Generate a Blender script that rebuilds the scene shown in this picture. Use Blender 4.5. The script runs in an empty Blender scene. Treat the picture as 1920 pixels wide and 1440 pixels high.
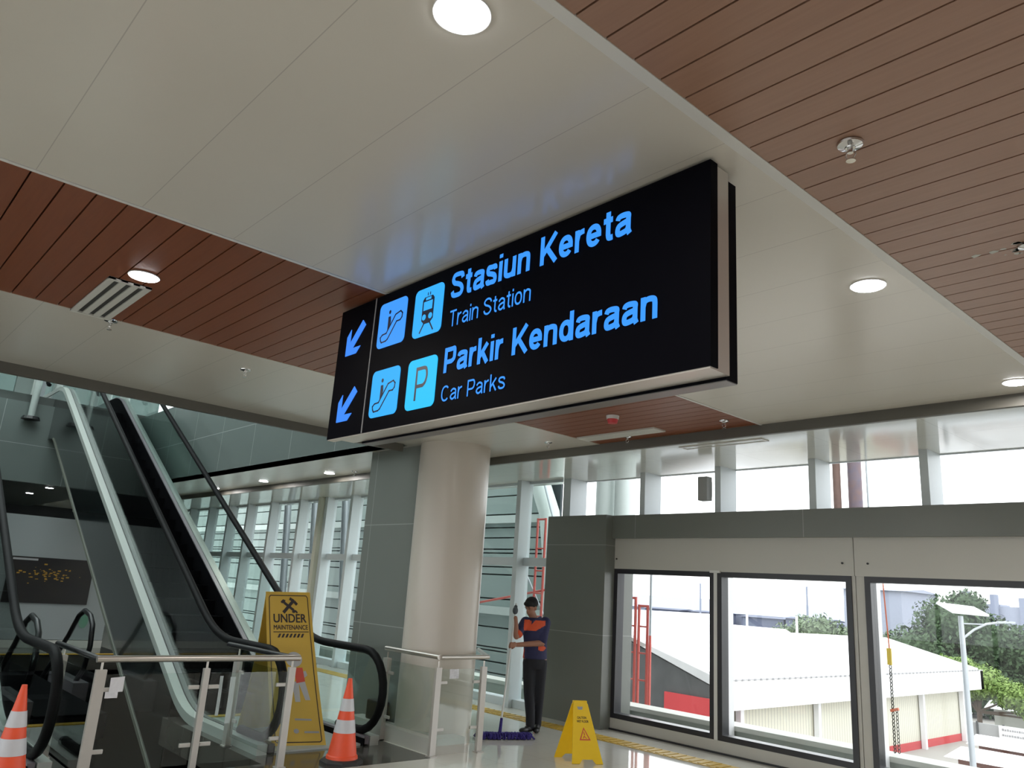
import bpy, bmesh, math, random
from mathutils import Vector, Matrix
random.seed(7)
S = bpy.context.scene
COL = S.collection
R = math.radians

# ---------------------------------------------------------------- camera
cam = bpy.data.cameras.new('camera')
cam.sensor_fit = 'HORIZONTAL'
cam.sensor_width = 36.0
cam.lens = 1455.9 / 1920 * 36.0
cam.clip_start = 0.05
cam.clip_end = 1500
camo = bpy.data.objects.new('camera', cam)
COL.objects.link(camo)
YAW, PITCH, ROLL = 0.84944, 0.26067, -0.06722
fwd = Vector((-math.sin(YAW) * math.cos(PITCH), math.cos(YAW) * math.cos(PITCH), math.sin(PITCH)))
rgt0 = Vector((math.cos(YAW), math.sin(YAW), 0))
up0 = rgt0.cross(fwd)
rgt = rgt0 * math.cos(ROLL) - up0 * math.sin(ROLL)
upv = rgt0 * math.sin(ROLL) + up0 * math.cos(ROLL)
mw = Matrix.Identity(4)
for i in range(3):
    mw[i][0] = rgt[i]; mw[i][1] = upv[i]; mw[i][2] = -fwd[i]
mw[0][3], mw[1][3], mw[2][3] = 0, 0, 1.75
camo.matrix_world = mw
S.camera = camo

# ---------------------------------------------------------------- world, exposure
w = bpy.data.worlds.new('overcast_sky')
S.world = w
w.use_nodes = True
bg = w.node_tree.nodes['Background']
bg.inputs[0].default_value = (0.97, 0.985, 1.0, 1)
bg.inputs[1].default_value = 2.1
S.view_settings.view_transform = 'Standard'
S.view_settings.look = 'None'
S.view_settings.exposure = 0.72
S.view_settings.gamma = 1.0
S.view_settings.use_curve_mapping = False
S.cycles.use_denoising = True
S.cycles.max_bounces = 10
S.cycles.diffuse_bounces = 5
S.cycles.transparent_max_bounces = 24
S.cycles.sample_clamp_indirect = 6.0

# ---------------------------------------------------------------- materials
def mat(name, col, rough=0.6, metal=0.0, spec=0.5, noise=0.0, nscale=20.0, bump=0.0, emit=None, es=0.0, coat=0.0, stretch=(1, 1, 1), col2=None):
    m = bpy.data.materials.new(name)
    m.use_nodes = True
    nt = m.node_tree
    b = nt.nodes['Principled BSDF']
    c = (*col, 1)
    b.inputs['Base Color'].default_value = c
    b.inputs['Roughness'].default_value = rough
    b.inputs['Metallic'].default_value = metal
    b.inputs['Specular IOR Level'].default_value = spec
    b.inputs['Coat Weight'].default_value = coat
    if emit:
        b.inputs['Emission Color'].default_value = (*emit, 1)
        b.inputs['Emission Strength'].default_value = es
    if noise > 0 or bump > 0 or col2:
        tc = nt.nodes.new('ShaderNodeTexCoord')
        mp = nt.nodes.new('ShaderNodeMapping')
        mp.inputs['Scale'].default_value = stretch
        nz = nt.nodes.new('ShaderNodeTexNoise')
        nz.inputs['Scale'].default_value = nscale
        nz.inputs['Detail'].default_value = 4
        nt.links.new(tc.outputs['Object'], mp.inputs[0])
        nt.links.new(mp.outputs[0], nz.inputs['Vector'])
        mx = nt.nodes.new('ShaderNodeMix')
        mx.data_type = 'RGBA'
        d = col2 if col2 else tuple(x * (1 - noise) for x in col)
        mx.inputs[6].default_value = c
        mx.inputs[7].default_value = (*d, 1)
        nt.links.new(nz.outputs[0], mx.inputs[0])
        nt.links.new(mx.outputs[2], b.inputs['Base Color'])
        if bump > 0:
            bp = nt.nodes.new('ShaderNodeBump')
            bp.inputs['Strength'].default_value = bump
            bp.inputs['Distance'].default_value = 0.02
            nt.links.new(nz.outputs[0], bp.inputs['Height'])
            nt.links.new(bp.outputs[0], b.inputs['Normal'])
    return m

def glass(name, tint, refl=0.08, rough=0.0):
    m = bpy.data.materials.new(name)
    m.use_nodes = True
    nt = m.node_tree
    nt.nodes.clear()
    o = nt.nodes.new('ShaderNodeOutputMaterial')
    t = nt.nodes.new('ShaderNodeBsdfTransparent'); t.inputs[0].default_value = (*tint, 1)
    g = nt.nodes.new('ShaderNodeBsdfGlossy'); g.inputs['Roughness'].default_value = rough
    lw = nt.nodes.new('ShaderNodeLayerWeight'); lw.inputs[0].default_value = 0.5
    pw = nt.nodes.new('ShaderNodeMath'); pw.operation = 'POWER'; pw.inputs[1].default_value = 4.5
    nt.links.new(lw.outputs['Facing'], pw.inputs[0])
    mr = nt.nodes.new('ShaderNodeMapRange')
    mr.inputs['To Min'].default_value = refl; mr.inputs['To Max'].default_value = 0.8
    nt.links.new(pw.outputs[0], mr.inputs['Value'])
    mx = nt.nodes.new('ShaderNodeMixShader')
    nt.links.new(mr.outputs[0], mx.inputs[0])
    nt.links.new(t.outputs[0], mx.inputs[1]); nt.links.new(g.outputs[0], mx.inputs[2])
    nt.links.new(mx.outputs[0], o.inputs[0])
    return m

def grid_mat(name, col, line, size, width, rough, spec=0.5, offs=(0, 0, 0), noise=0.06, coat=0.0, metal=0.0):
    """base colour with thin joint lines on a world grid (size 0 switches an axis off)"""
    m = mat(name, col, rough, metal, spec, noise=noise, nscale=3, coat=coat)
    nt = m.node_tree
    b = nt.nodes['Principled BSDF']
    tc = nt.nodes.new('ShaderNodeTexCoord')
    sp = nt.nodes.new('ShaderNodeSeparateXYZ')
    nt.links.new(tc.outputs['Object'], sp.inputs[0])
    acc = None
    for k in range(3):
        if not size[k]:
            continue
        a = nt.nodes.new('ShaderNodeMath'); a.operation = 'ADD'; a.inputs[1].default_value = offs[k] + 1000 * size[k]
        nt.links.new(sp.outputs[k], a.inputs[0])
        f = nt.nodes.new('ShaderNodeMath'); f.operation = 'MODULO'; f.inputs[1].default_value = size[k]
        nt.links.new(a.outputs[0], f.inputs[0])
        l = nt.nodes.new('ShaderNodeMath'); l.operation = 'LESS_THAN'; l.inputs[1].default_value = width
        nt.links.new(f.outputs[0], l.inputs[0])
        if acc is None:
            acc = l
        else:
            q = nt.nodes.new('ShaderNodeMath'); q.operation = 'MAXIMUM'
            nt.links.new(acc.outputs[0], q.inputs[0]); nt.links.new(l.outputs[0], q.inputs[1]); acc = q
    src = b.inputs['Base Color'].links[0].from_socket if b.inputs['Base Color'].links else None
    mx = nt.nodes.new('ShaderNodeMix'); mx.data_type = 'RGBA'
    nt.links.new(acc.outputs[0], mx.inputs[0])
    if src:
        nt.links.new(src, mx.inputs[6])
    else:
        mx.inputs[6].default_value = (*col, 1)
    mx.inputs[7].default_value = (*line, 1)
    nt.links.new(mx.outputs[2], b.inputs['Base Color'])
    return m

M = {}
M['ceiling_white'] = grid_mat('glossy white ceiling panel', (.64, .61, .545), (.47, .44, .40), (0, .475, 0), .004, .23, .55, (0, -.45, 0), noise=.03)
M['ceiling_rear'] = grid_mat('glossy soffit panel', (.66, .67, .62), (.50, .50, .46), (1.2, 1.2, 0), .006, .09, .65, (.36, .1, 0), noise=.03)
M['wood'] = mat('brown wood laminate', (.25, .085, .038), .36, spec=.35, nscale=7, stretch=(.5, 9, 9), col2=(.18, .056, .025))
M['wood_sheen'] = mat('wood laminate with window sheen in colour', (.37, .215, .15), .36, spec=.5, nscale=7, stretch=(.5, 9, 9), col2=(.28, .155, .105))  # same laminate, window reflections on its gloss put into a paler colour
M['wood_gap'] = mat('dark groove', (.05, .022, .014), .8)
M['trim_white'] = mat('white metal trim', (.66, .66, .64), .4)
M['acp_grey'] = grid_mat('grey composite panel', (.17, .18, .165), (.33, .34, .32), (2.55, 0, 1.26), .008, .32, .5, (-.45, 0, .03), noise=.05)
M['acp_pillar'] = grid_mat('grey pillar panel', (.17, .18, .165), (.33, .34, .32), (1.05, 0, 1.26), .009, .32, .5, (.80, 0, .03), noise=.05)
M['acp_fascia'] = grid_mat('grey fascia panel', (.165, .195, .185), (.33, .36, .35), (1.45, 1.45, 1.6), .012, .25, .5, (0, 0, .5), noise=.05)
M['beam_grey'] = mat('dark grey trim', (.12, .115, .10), .45, noise=.05)
M['beige'] = mat('beige column coating', (.58, .53, .47), .28, noise=.04, nscale=2)
M['panel_light'] = mat('light grey wall panel', (.52, .51, .47), .4, noise=.05, nscale=2)
M['frame_black'] = mat('black window frame', (.022, .022, .028), .35)
M['mullion'] = mat('pale aluminium mullion', (.62, .67, .70), .4, noise=.04)
M['mullion_cream'] = mat('cream aluminium mullion', (.72, .72, .62), .4, noise=.04)
M['window_glass'] = glass('clear window glass', (.97, .985, .985), .02)
M['curtain_glass'] = glass('greenish curtain wall glass', (.92, .965, .955), .03)
M['upper_glass'] = glass('grey tinted upper glass', (.24, .29, .28), .05)
M['rail_glass'] = glass('guard rail glass', (.92, .955, .945), .04)
M['esc_glass'] = glass('escalator glass', (.88, .935, .92), .018)
M['steel'] = mat('brushed stainless steel', (.60, .56, .52), .30, metal=.85, noise=.08, stretch=(1, 1, 30))
M['steel_matt'] = mat('pale satin steel', (.55, .52, .49), .42, metal=.5, noise=.06)
M['chrome'] = mat('chrome', (.7, .7, .7), .12, metal=1)
M['floor_light'] = grid_mat('glossy cream floor tile', (.68, .67, .61), (.50, .49, .45), (.6, .6, 0), .004, .08, .6, noise=.05, coat=.3)
M['floor_dark'] = grid_mat('polished dark granite', (.085, .082, .072), (.05, .05, .045), (.6, .6, 0), .004, .12, .6, noise=.25)
M['tactile'] = mat('yellow tactile strip', (.62, .40, .04), .5, noise=.5, nscale=30)
M['black'] = mat('black rubber', (.010, .010, .012), .35)
M['handrail'] = mat('black rubber handrail', (.004, .0045, .005), .6, spec=.12)
M['black_matt'] = mat('matt black', (.006, .006, .008), .7)
M['sign_black'] = mat('black sign face', (.0018, .0018, .004), .5, spec=.04)
M['sign_alu'] = mat('polished aluminium sign casing', (.66, .62, .58), .32, metal=.6)
M['rear_edge'] = mat('grey metal edge', (.20, .19, .19), .35, metal=.5)
M['blue_a'] = mat('lit blue', (.004, .02, .08), .5, spec=.1, emit=(.05, .25, 1.0), es=.64)
M['blue_l'] = mat('lit blue lettering', (.004, .02, .08), .5, spec=.1, emit=(.045, .31, 1.0), es=.64)
M['blue_1'] = mat('lit blue tile', (.004, .02, .08), .5, spec=.1, emit=(.055, .32, 1.0), es=.64)
M['blue_2'] = mat('lit azure tile', (.004, .02, .08), .5, spec=.1, emit=(.04, .43, 1.0), es=.64)
M['blue_3'] = mat('lit cyan tile', (.004, .02, .08), .5, spec=.1, emit=(.03, .55, 1.0), es=.64)
M['navy'] = mat('dark navy pictogram', (.008, .014, .05), .4)
M['lamp'] = mat('lit lamp disc', (.9, .9, .9), .4, emit=(.95, .97, 1.0), es=14)
M['lamp_ring'] = mat('white lamp ring', (.75, .75, .75), .4)
M['vent'] = mat('white grille', (.60, .60, .56), .4)
M['vent_dark'] = mat('dark grille gap', (.05, .05, .05), .7)
M['deck'] = mat('satin escalator decking', (.48, .51, .485), .4, metal=.25, noise=.05)
M['skirt'] = mat('dark escalator skirt', (.20, .18, .20), .4, metal=.3)
M['step'] = mat('black escalator step', (.003, .003, .004), .7, spec=.05)
M['cladding'] = mat('dark mirror cladding', (.014, .018, .018), .12, metal=0, spec=.9, coat=.5)
M['cladding_edge'] = mat('dull metal edge', (.13, .14, .115), .4, metal=.3)
M['orange'] = mat('orange cone plastic', (.90, .10, .035), .45, noise=.08)
M['reflective'] = mat('silver reflective sleeve', (.62, .62, .66), .4, noise=.1)
M['cone_base'] = mat('black rubber cone base', (.03, .03, .032), .7)
M['yellow_board'] = mat('mustard yellow sheet', (.62, .40, .055), .5, noise=.06, nscale=4)
M['yellow_plastic'] = mat('bright yellow plastic', (.86, .56, .01), .38, noise=.05)
M['print_black'] = mat('black print', (.025, .018, .02), .6)
M['print_grey'] = mat('grey print', (.33, .33, .34), .6)
M['print_lgrey'] = mat('light grey print', (.45, .45, .46), .6)
M['red_print'] = mat('red print', (.62, .08, .05), .6)
M['skin'] = mat('brown skin', (.36, .17, .11), .5, noise=.1, nscale=30)
M['navy_cloth'] = mat('navy uniform cloth', (.028, .030, .10), .8, noise=.3, nscale=25, bump=.2)
M['orange_cloth'] = mat('orange uniform cloth', (.72, .10, .035), .8, noise=.15, nscale=25)
M['trouser'] = mat('black trouser cloth', (.011, .012, .019), .8, noise=.3, nscale=20)
M['hair'] = mat('black cap and hair', (.008, .008, .009), .8)
M['shoe'] = mat('black shoe leather', (.010, .010, .011), .4)
M['glove'] = mat('grey work glove', (.10, .12, .14), .8, noise=.3, nscale=60)
M['pole'] = mat('white mop handle', (.68, .70, .70), .35)
M['purple'] = mat('purple mop yarn', (.045, .03, .24), .9, noise=.4, nscale=60, bump=.6)
M['paper'] = mat('white paper', (.66, .66, .70), .8)
M['hoarding'] = mat('white hoarding board', (.29, .315, .32), .6, noise=.04)
M['dark_room'] = mat('dark wall', (.02, .022, .026), .6)
M['dark_soffit'] = mat('dark green grey soffit', (.075, .085, .08), .45)
M['upstairs'] = mat('pale upstairs panel', (.45, .50, .48), .5, noise=.1, nscale=1)
M['concrete'] = mat('painted concrete', (.55, .56, .52), .7, noise=.12, nscale=3)
M['concrete_green'] = mat('grey green parapet face', (.34, .37, .34), .7, noise=.12, nscale=3)
M['white_roof'] = mat('white metal roof', (.80, .80, .82), .6, noise=.02, nscale=2)
M['roof_trim'] = mat('white gutter board', (.80, .80, .80), .6)
M['corrugated'] = grid_mat('cream corrugated sheet', (.62, .60, .50), (.44, .43, .37), (0, .28, 0), .07, .6, noise=.05)
M['dark_wall'] = mat('stained dark render', (.10, .105, .105), .8, noise=.5, nscale=1.2)
M['red_wall'] = mat('red painted wall', (.50, .05, .055), .7, noise=.15, nscale=1.5)
M['white_paint'] = mat('white painted metal', (.78, .78, .80), .5)
M['haze'] = mat('distant roof with haze in colour', (.21, .235, .31), .8)  # distance haze is mixed into this base colour
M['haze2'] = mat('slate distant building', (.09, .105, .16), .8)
M['haze3'] = mat('far surface paled by haze', (.27, .295, .37), .8)  # whitened further, so the colour itself carries the haze
M['leaf_dark'] = mat('deep green leaves', (.022, .052, .022), .7, col2=(.055, .10, .035), nscale=1.5)
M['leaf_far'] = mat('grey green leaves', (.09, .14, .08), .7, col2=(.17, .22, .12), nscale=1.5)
M['leaf_light'] = mat('bright green leaves', (.11, .21, .04), .7, col2=(.22, .30, .08), nscale=1.5)
M['bark'] = mat('brown bark', (.10, .07, .05), .9)
M['ground'] = mat('pale dusty ground', (.42, .40, .37), .9, noise=.3, nscale=.2)
M['louvre'] = mat('grey green facade board', (.33, .40, .385), .5, noise=.15, nscale=.8)
M['louvre_gap'] = mat('facade shadow gap', (.03, .04, .045), .8)
M['rib'] = mat('pale green facade rib', (.56, .62, .60), .45)
M['scaffold'] = mat('red scaffold paint', (.60, .12, .10), .55, noise=.2)
M['galv'] = mat('galvanised steel', (.40, .43, .46), .45, metal=.4)
M['rust'] = mat('rusty brown pipe', (.20, .12, .10), .8, noise=.5, nscale=12)
M['bluebrown'] = mat('blue and brown pipe', (.10, .12, .20), .8, nscale=9, col2=(.26, .15, .11))
M['roof_red'] = mat('red brown roof', (.20, .09, .07), .8, noise=.3, nscale=2)
M['fence'] = mat('grey boundary wall', (.42, .43, .43), .8, noise=.2, nscale=1)
M['rope'] = mat('orange red rope', (.62, .16, .08), .8)
M['chain'] = mat('dark chain', (.05, .05, .035), .5, metal=.4)
M['strap_yellow'] = mat('yellow strap', (.62, .45, .05), .6)
M['red_detector'] = mat('red detector cap', (.62, .05, .06), .4)
M['speaker'] = mat('grey speaker housing', (.33, .34, .34), .5)
M['poster'] = mat('night photograph print', (.006, .006, .010), .4, nscale=2.2, col2=(.02, .016, .012), stretch=(1, 1, 2))
M['gold_print'] = mat('gold lights print', (.40, .22, .03), .4)
M['stair_yellow'] = mat('yellow comb edge', (.55, .33, .02), .5)
M['green_print'] = mat('green print', (.05, .25, .13), .6)

# ---------------------------------------------------------------- mesh helper
class MB:
    def __init__(s):
        s.v = []; s.f = []; s.mi = []
    def add(s, vs, fs, mi=0):
        o = len(s.v)
        s.v += [Vector(v) for v in vs]
        s.f += [tuple(i + o for i in f) for f in fs]
        s.mi += [mi] * len(fs)
        return s
    def box(s, x0, x1, y0, y1, z0, z1, mi=0):
        vs = [(x, y, z) for x in (x0, x1) for y in (y0, y1) for z in (z0, z1)]
        fs = [(0, 1, 3, 2), (4, 6, 7, 5), (0, 4, 5, 1), (2, 3, 7, 6), (0, 2, 6, 4), (1, 5, 7, 3)]
        return s.add(vs, fs, mi)
    def tube(s, pts, r, n=12, caps=True, mi=0, up=None):
        pts = [Vector(p) for p in pts]
        rs = r if isinstance(r, (list, tuple)) else [r] * len(pts)
        rings = []
        prev = None
        for i, p in enumerate(pts):
            a = pts[max(i - 1, 0)]; b = pts[min(i + 1, len(pts) - 1)]
            t = (b - a)
            t = t.normalized() if t.length > 1e-9 else Vector((0, 0, 1))
            if prev is None:
                ref = Vector((0, 0, 1)) if abs(t.z) < .9 else Vector((0, 1, 0))
                u = t.cross(ref).normalized()
            else:
                u = (prev - t * prev.dot(t)).normalized()
            prev = u
            v = t.cross(u)
            rings.append([p + (u * math.cos(2 * math.pi * k / n) + v * math.sin(2 * math.pi * k / n)) * rs[i] for k in range(n)])
        vs = [q for ring in rings for q in ring]
        fs = [(i * n + k, i * n + (k + 1) % n, (i + 1) * n + (k + 1) % n, (i + 1) * n + k) for i in range(len(pts) - 1) for k in range(n)]
        if caps:
            fs += [tuple(reversed(range(n))), tuple(range((len(pts) - 1) * n, len(pts) * n))]
        return s.add(vs, fs, mi)
    def bar(s, a, b, wd, ht, mi=0, side=None):
        a = Vector(a); b = Vector(b); t = (b - a).normalized()
        sd = Vector(side) if side else (t.cross(Vector((0, 0, 1))) if abs(t.z) < .99 else Vector((0, 1, 0)))
        sd = (sd - t * sd.dot(t)).normalized(); u = sd.cross(t)
        vs = [p + sd * (i * wd / 2) + u * (j * ht / 2) for p in (a, b) for i in (-1, 1) for j in (-1, 1)]
        fs = [(0, 1, 3, 2), (4, 6, 7, 5), (0, 4, 5, 1), (2, 3, 7, 6), (0, 2, 6, 4), (1, 5, 7, 3)]
        return s.add(vs, fs, mi)
    def lathe(s, prof, n=32, c=(0, 0, 0), mi=0, caps=True):
        vs = [(c[0] + r * math.cos(2 * math.pi * k / n), c[1] + r * math.sin(2 * math.pi * k / n), c[2] + z) for r, z in prof for k in range(n)]
        fs = [(i * n + k, i * n + (k + 1) % n, (i + 1) * n + (k + 1) % n, (i + 1) * n + k) for i in range(len(prof) - 1) for k in range(n)]
        if caps:
            fs += [tuple(reversed(range(n))), tuple(range((len(prof) - 1) * n, len(prof) * n))]
        return s.add(vs, fs, mi)
    def prism(s, poly, f0, f1, mi=0):
        """poly of 2D points, f0/f1 map a 2D point to 3D at the two ends"""
        n = len(poly)
        vs = [f0(p) for p in poly] + [f1(p) for p in poly]
        fs = [tuple(reversed(range(n))), tuple(range(n, 2 * n))] + [(k, (k + 1) % n, n + (k + 1) % n, n + k) for k in range(n)]
        return s.add(vs, fs, mi)
    def ell(s, c, r, n=16, m=10, rot=None, mi=0):
        vs = []; fs = []
        c = Vector(c)
        for i in range(1, m):
            th = math.pi * i / m
            for k in range(n):
                ph = 2 * math.pi * k / n
                p = Vector((r[0] * math.sin(th) * math.cos(ph), r[1] * math.sin(th) * math.sin(ph), r[2] * math.cos(th)))
                vs.append(c + (rot @ p if rot else p))
        t = Vector((0, 0, r[2]))
        vs += [c + (rot @ t if rot else t), c - (rot @ t if rot else t)]
        for i in range(m - 2):
            for k in range(n):
                fs.append((i * n + k, (i + 1) * n + k, (i + 1) * n + (k + 1) % n, i * n + (k + 1) % n))
        a = len(vs) - 2
        for k in range(n):
            fs.append((a, k, (k + 1) % n)); fs.append((a + 1, (m - 2) * n + (k + 1) % n, (m - 2) * n + k))
        return s.add(vs, fs, mi)
    def build(s, name, mats, parent=None, smooth=False, world=False, bevel=0, **tags):
        me = bpy.data.meshes.new(name)
        vs = s.v
        if world and parent is not None:
            inv = wm(parent).inverted()
            vs = [inv @ v for v in vs]
        me.from_pydata([tuple(v) for v in vs], [], s.f)
        if not isinstance(mats, (list, tuple)):
            mats = [mats]
        for m in mats:
            me.materials.append(m)
        if len(mats) > 1:
            for p, i in zip(me.polygons, s.mi):
                p.material_index = i
        me.update()
        bm = bmesh.new(); bm.from_mesh(me)
        bmesh.ops.recalc_face_normals(bm, faces=bm.faces)
        bm.to_mesh(me); bm.free()
        o = bpy.data.objects.new(name, me)
        COL.objects.link(o)
        if parent is not None:
            o.parent = parent
        if smooth:
            for p in me.polygons:
                p.use_smooth = True
            md = o.modifiers.new('edge_split', 'EDGE_SPLIT'); md.split_angle = R(38)
        if bevel:
            md = o.modifiers.new('bevel', 'BEVEL'); md.width = bevel; md.segments = 2; md.limit_method = 'ANGLE'
        for k, v in tags.items():
            o[k] = v
        return o

def wm(o):
    m = Matrix.Translation(o.location) @ o.rotation_euler.to_matrix().to_4x4()
    return wm(o.parent) @ m if o.parent else m

def thing(name, label, cat, loc=(0, 0, 0), rz=0, group=None):
    o = bpy.data.objects.new(name, None)
    o.empty_display_size = .1
    COL.objects.link(o)
    o.location = loc; o.rotation_euler = (0, 0, rz)
    o['label'] = label; o['category'] = cat
    if group:
        o['group'] = group
    return o

def tag(o, label, cat, group=None, kind=None):
    o['label'] = label; o['category'] = cat
    if group: o['group'] = group
    if kind: o['kind'] = kind
    return o

def struct(name, mb, m, **kw):
    o = mb.build(name, m, **kw)
    o['kind'] = 'structure'
    return o

def kids(o):
    return [c for c in bpy.data.objects if c.parent == o]

def copy_tree(o, parent=None):
    c = o.copy(); COL.objects.link(c)
    c.parent = parent
    for ch in kids(o):
        copy_tree(ch, c)
    return c

def dup(o, loc, label, rz=None):
    c = copy_tree(o)
    c.location = loc; c['label'] = label
    if rz is not None:
        c.rotation_euler = (0, 0, rz)
    return c

def text_polys(body, width, cap, bold=0.0, spacing=1.0):
    """a MB holding flat lettering in the XZ plane: x 0..width, baseline z 0, capital height cap"""
    def mk(t):
        cu = bpy.data.curves.new('lettering_curve', 'FONT')
        cu.body = t; cu.resolution_u = 4; cu.space_character = spacing
        cu.offset = 0
        ob = bpy.data.objects.new('lettering_curve', cu)
        COL.objects.link(ob)
        bpy.context.view_layer.update()
        dg = bpy.context.evaluated_depsgraph_get()
        me = bpy.data.meshes.new_from_object(ob.evaluated_get(dg))
        vs = [v.co.copy() for v in me.vertices]; fs = [tuple(p.vertices) for p in me.polygons]
        bpy.data.objects.remove(ob); bpy.data.curves.remove(cu); bpy.data.meshes.remove(me)
        return vs, fs
    kv, _ = mk('H')
    ch = max(v.y for v in kv) - min(v.y for v in kv); base = min(v.y for v in kv)
    vs, fs = mk(body)
    x0 = min(v.x for v in vs); x1 = max(v.x for v in vs)
    mb = MB()
    # weight: the same outline laid again with small shifts, so that counters stay open
    sh = [(0, 0)] if bold <= 0 else [(i * bold, j * bold * .6) for i in (-1, 0, 1) for j in (-1, 0, 1)]
    for q_, (i, j) in enumerate(sh):
        mb.add([((v.x + i - x0 + bold) / (x1 - x0 + 2 * bold) * width, -q_ * 2e-5, (v.y + j - base) / ch * cap) for v in vs], fs)
    return mb

def remesh(mb, voxel, name, mats, parent=None, smooth_iter=3):
    o = mb.build(name, mats, None)
    r = o.modifiers.new('r', 'REMESH'); r.mode = 'VOXEL'; r.voxel_size = voxel; r.use_smooth_shade = True
    q = o.modifiers.new('s', 'SMOOTH'); q.iterations = smooth_iter; q.factor = .5
    bpy.context.view_layer.update()
    dg = bpy.context.evaluated_depsgraph_get()
    me = bpy.data.meshes.new_from_object(o.evaluated_get(dg))
    o.modifiers.clear()
    old = o.data; o.data = me; bpy.data.meshes.remove(old)
    me.name = name
    if not me.materials:
        for m in (mats if isinstance(mats, (list, tuple)) else [mats]):
            me.materials.append(m)
    for p in me.polygons:
        p.use_smooth = True
    if parent is not None:
        inv = wm(parent).inverted()
        me.transform(inv)
        o.parent = parent
    return o

# ================================================================ SETTING
H = 3.5
# floors
struct('floor', MB().box(-7.1, 6, -8, 5.5, -.3, 0).box(-30, 6, 5.5, 9.1, -.3, 0), M['floor_light'])
struct('floor', MB().box(-7.55, -7.1, -8, 5.5, -.3, 0).box(-10.3, -7.55, 3.78, 5.5, -.3, 0).box(-10.3, -7.55, -8, 2.2, -.3, 0)
       .box(-30, -17.7, -8, 5.5, -.3, 0), M['floor_dark'])
struct('floor', MB().box(-30, -7.0, -8, 9, -5.8, -5.5), M['floor_dark'])
struct('trim_1', MB().box(-17.72, -17.60, -8, 5.5, .0, .012), M['stair_yellow'])
tt = MB().box(-30, 6, 8.12, 8.42, 0, .006)
for i in range(130):
    tt.box(-12 + i * .12, -12 + i * .12 + .05, 8.15, 8.39, .006, .012)
o = tt.build('tactile_strip', M['tactile']); tag(o, 'yellow ribbed tactile paving strip along the floor beside the windows', 'tactile paving')

# ceiling pieces
struct('ceiling', MB().box(-3.96, -1.51, -8, 6.8, H, H + .06), M['ceiling_white'])
struct('ceiling', MB().box(-8.35, -6.09, -8, 6.8, H, H + .06).box(-30, -8.35, 5.55, 6.8, H, H + .06), M['ceiling_white'])
PITCH_P = .1435
def planks(x0, x1, name, m):
    mb = MB(); mb.box(x0, x1, -8, 6.8, H + .03, H + .05, 1)
    k0 = int((-8 - .44) / PITCH_P)
    y = .44 + k0 * PITCH_P
    while y < 6.8:
        a, b = max(y + .004, -8), min(y + PITCH_P - .004, 6.8)
        if b > a:
            mb.box(x0, x1, a, b, H + .004, H + .028, 0)
        y += PITCH_P
    struct(name, mb, [m, M['wood_gap']])
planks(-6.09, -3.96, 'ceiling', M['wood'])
planks(-1.46, 6, 'ceiling', M['wood_sheen'])
struct('trim_2', MB().box(-1.51, -1.46, -8, 6.8, H + .0, H + .06), M['trim_white'])
struct('trim_3', MB().box(-3.985, -3.96, -8, 6.8, H - .006, H + .06), M['trim_white'])
struct('trim_4', MB().box(-8.40, -8.35, -8, 5.55, H - .10, H + .06).box(-30, 6, 6.8, 6.85, H - .10, H + .06), M['beam_grey'])
struct('ceiling', MB().box(-30, 6, 6.85, 9.4, H + .06, H + .09), M['ceiling_rear'])
struct('ceiling', MB().box(-8.35, 6, -8, 9.4, H + .1, H + .2).box(-30, -8.35, 5.6, 9.4, 5.1, 5.2), M['dark_soffit'])
# void side fascia (upper floor slab edge)
struct('wall_void', MB().box(-20.9, -8.40, 5.55, 5.65, H, 5.2), M['acp_fascia'])
struct('wall_void', MB().box(-8.40, -8.30, -8, 5.65, H + .06, 5.2), M['acp_fascia'])
struct('wall_far', MB().box(-21.0, -20.8, -8, 5.55, 3.45, 5.28), M['acp_fascia'])
struct('floor', MB().box(-30, -21.0, -8, 9, 5.2, 5.5), M['dark_soffit'])
struct('ceiling', MB().box(-30, -21, -8, 5.5, 3.45, 3.55), M['dark_soffit'])
# hidden enclosing walls
struct('wall_right', MB().box(6, 6.2, -8, 9.4, -.3, H + .2), M['panel_light'])
struct('wall_back', MB().box(-30, 6.2, -8.2, -8, -6, .15).box(-30, 6.2, -8.2, -8, 3.3, 9.6).box(-30, -20, -8.2, -8, .15, 3.3), M['panel_light'])
bk = MB()
for k in range(18):
    bk.box(-20 + k * 1.5, -19.9 + k * 1.5, -8.15, -8.0, .15, 3.3)
struct('trim_13', bk, M['mullion'])
o = struct('window_11', MB().box(-20, 6.2, -8.12, -8.05, .15, .2), M['mullion'])
MB().box(-20, 6.2, -8.1, -8.09, .2, 3.3).build('pane', M['window_glass'], o)
struct('wall_left', MB().box(-30.3, -30, -8, 9.2, -6, 5.5), M['dark_room'])
struct('wall_under', MB().box(-30, -7, 9.0, 9.2, -6, -.3).box(-7.2, -7, -8, 9, -6, -.3), M['dark_room'])
struct('ceiling', MB().box(-30.3, -8, -8.2, -6, 9.5, 9.7).box(-30.3, -8, 4.5, 9.3, 9.5, 9.7).box(-30.3, -22, -6, 4.5, 9.5, 9.7), M['upstairs'])
o = struct('window_12', MB().box(-22, -8, -6, -5.9, 9.45, 9.5).box(-22, -8, 4.4, 4.5, 9.45, 9.5).box(-15, -14.9, -5.9, 4.4, 9.45, 9.5), M['mullion'])  # unseen roof glazing, added to bring daylight into the escalator void
MB().box(-22, -8, -6, 4.5, 9.55, 9.57).build('pane', M['curtain_glass'], o)
struct('wall_void_upper', MB().box(-8.3, -8.1, -8.2, 9.3, 5.2, 9.7), M['upstairs'])
struct('wall_left_upper', MB().box(-30.3, -30, -8, 9.2, 8.2, 9.5).box(-30.3, -30, -8, -1, 5.5, 8.2), M['upstairs'])

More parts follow.
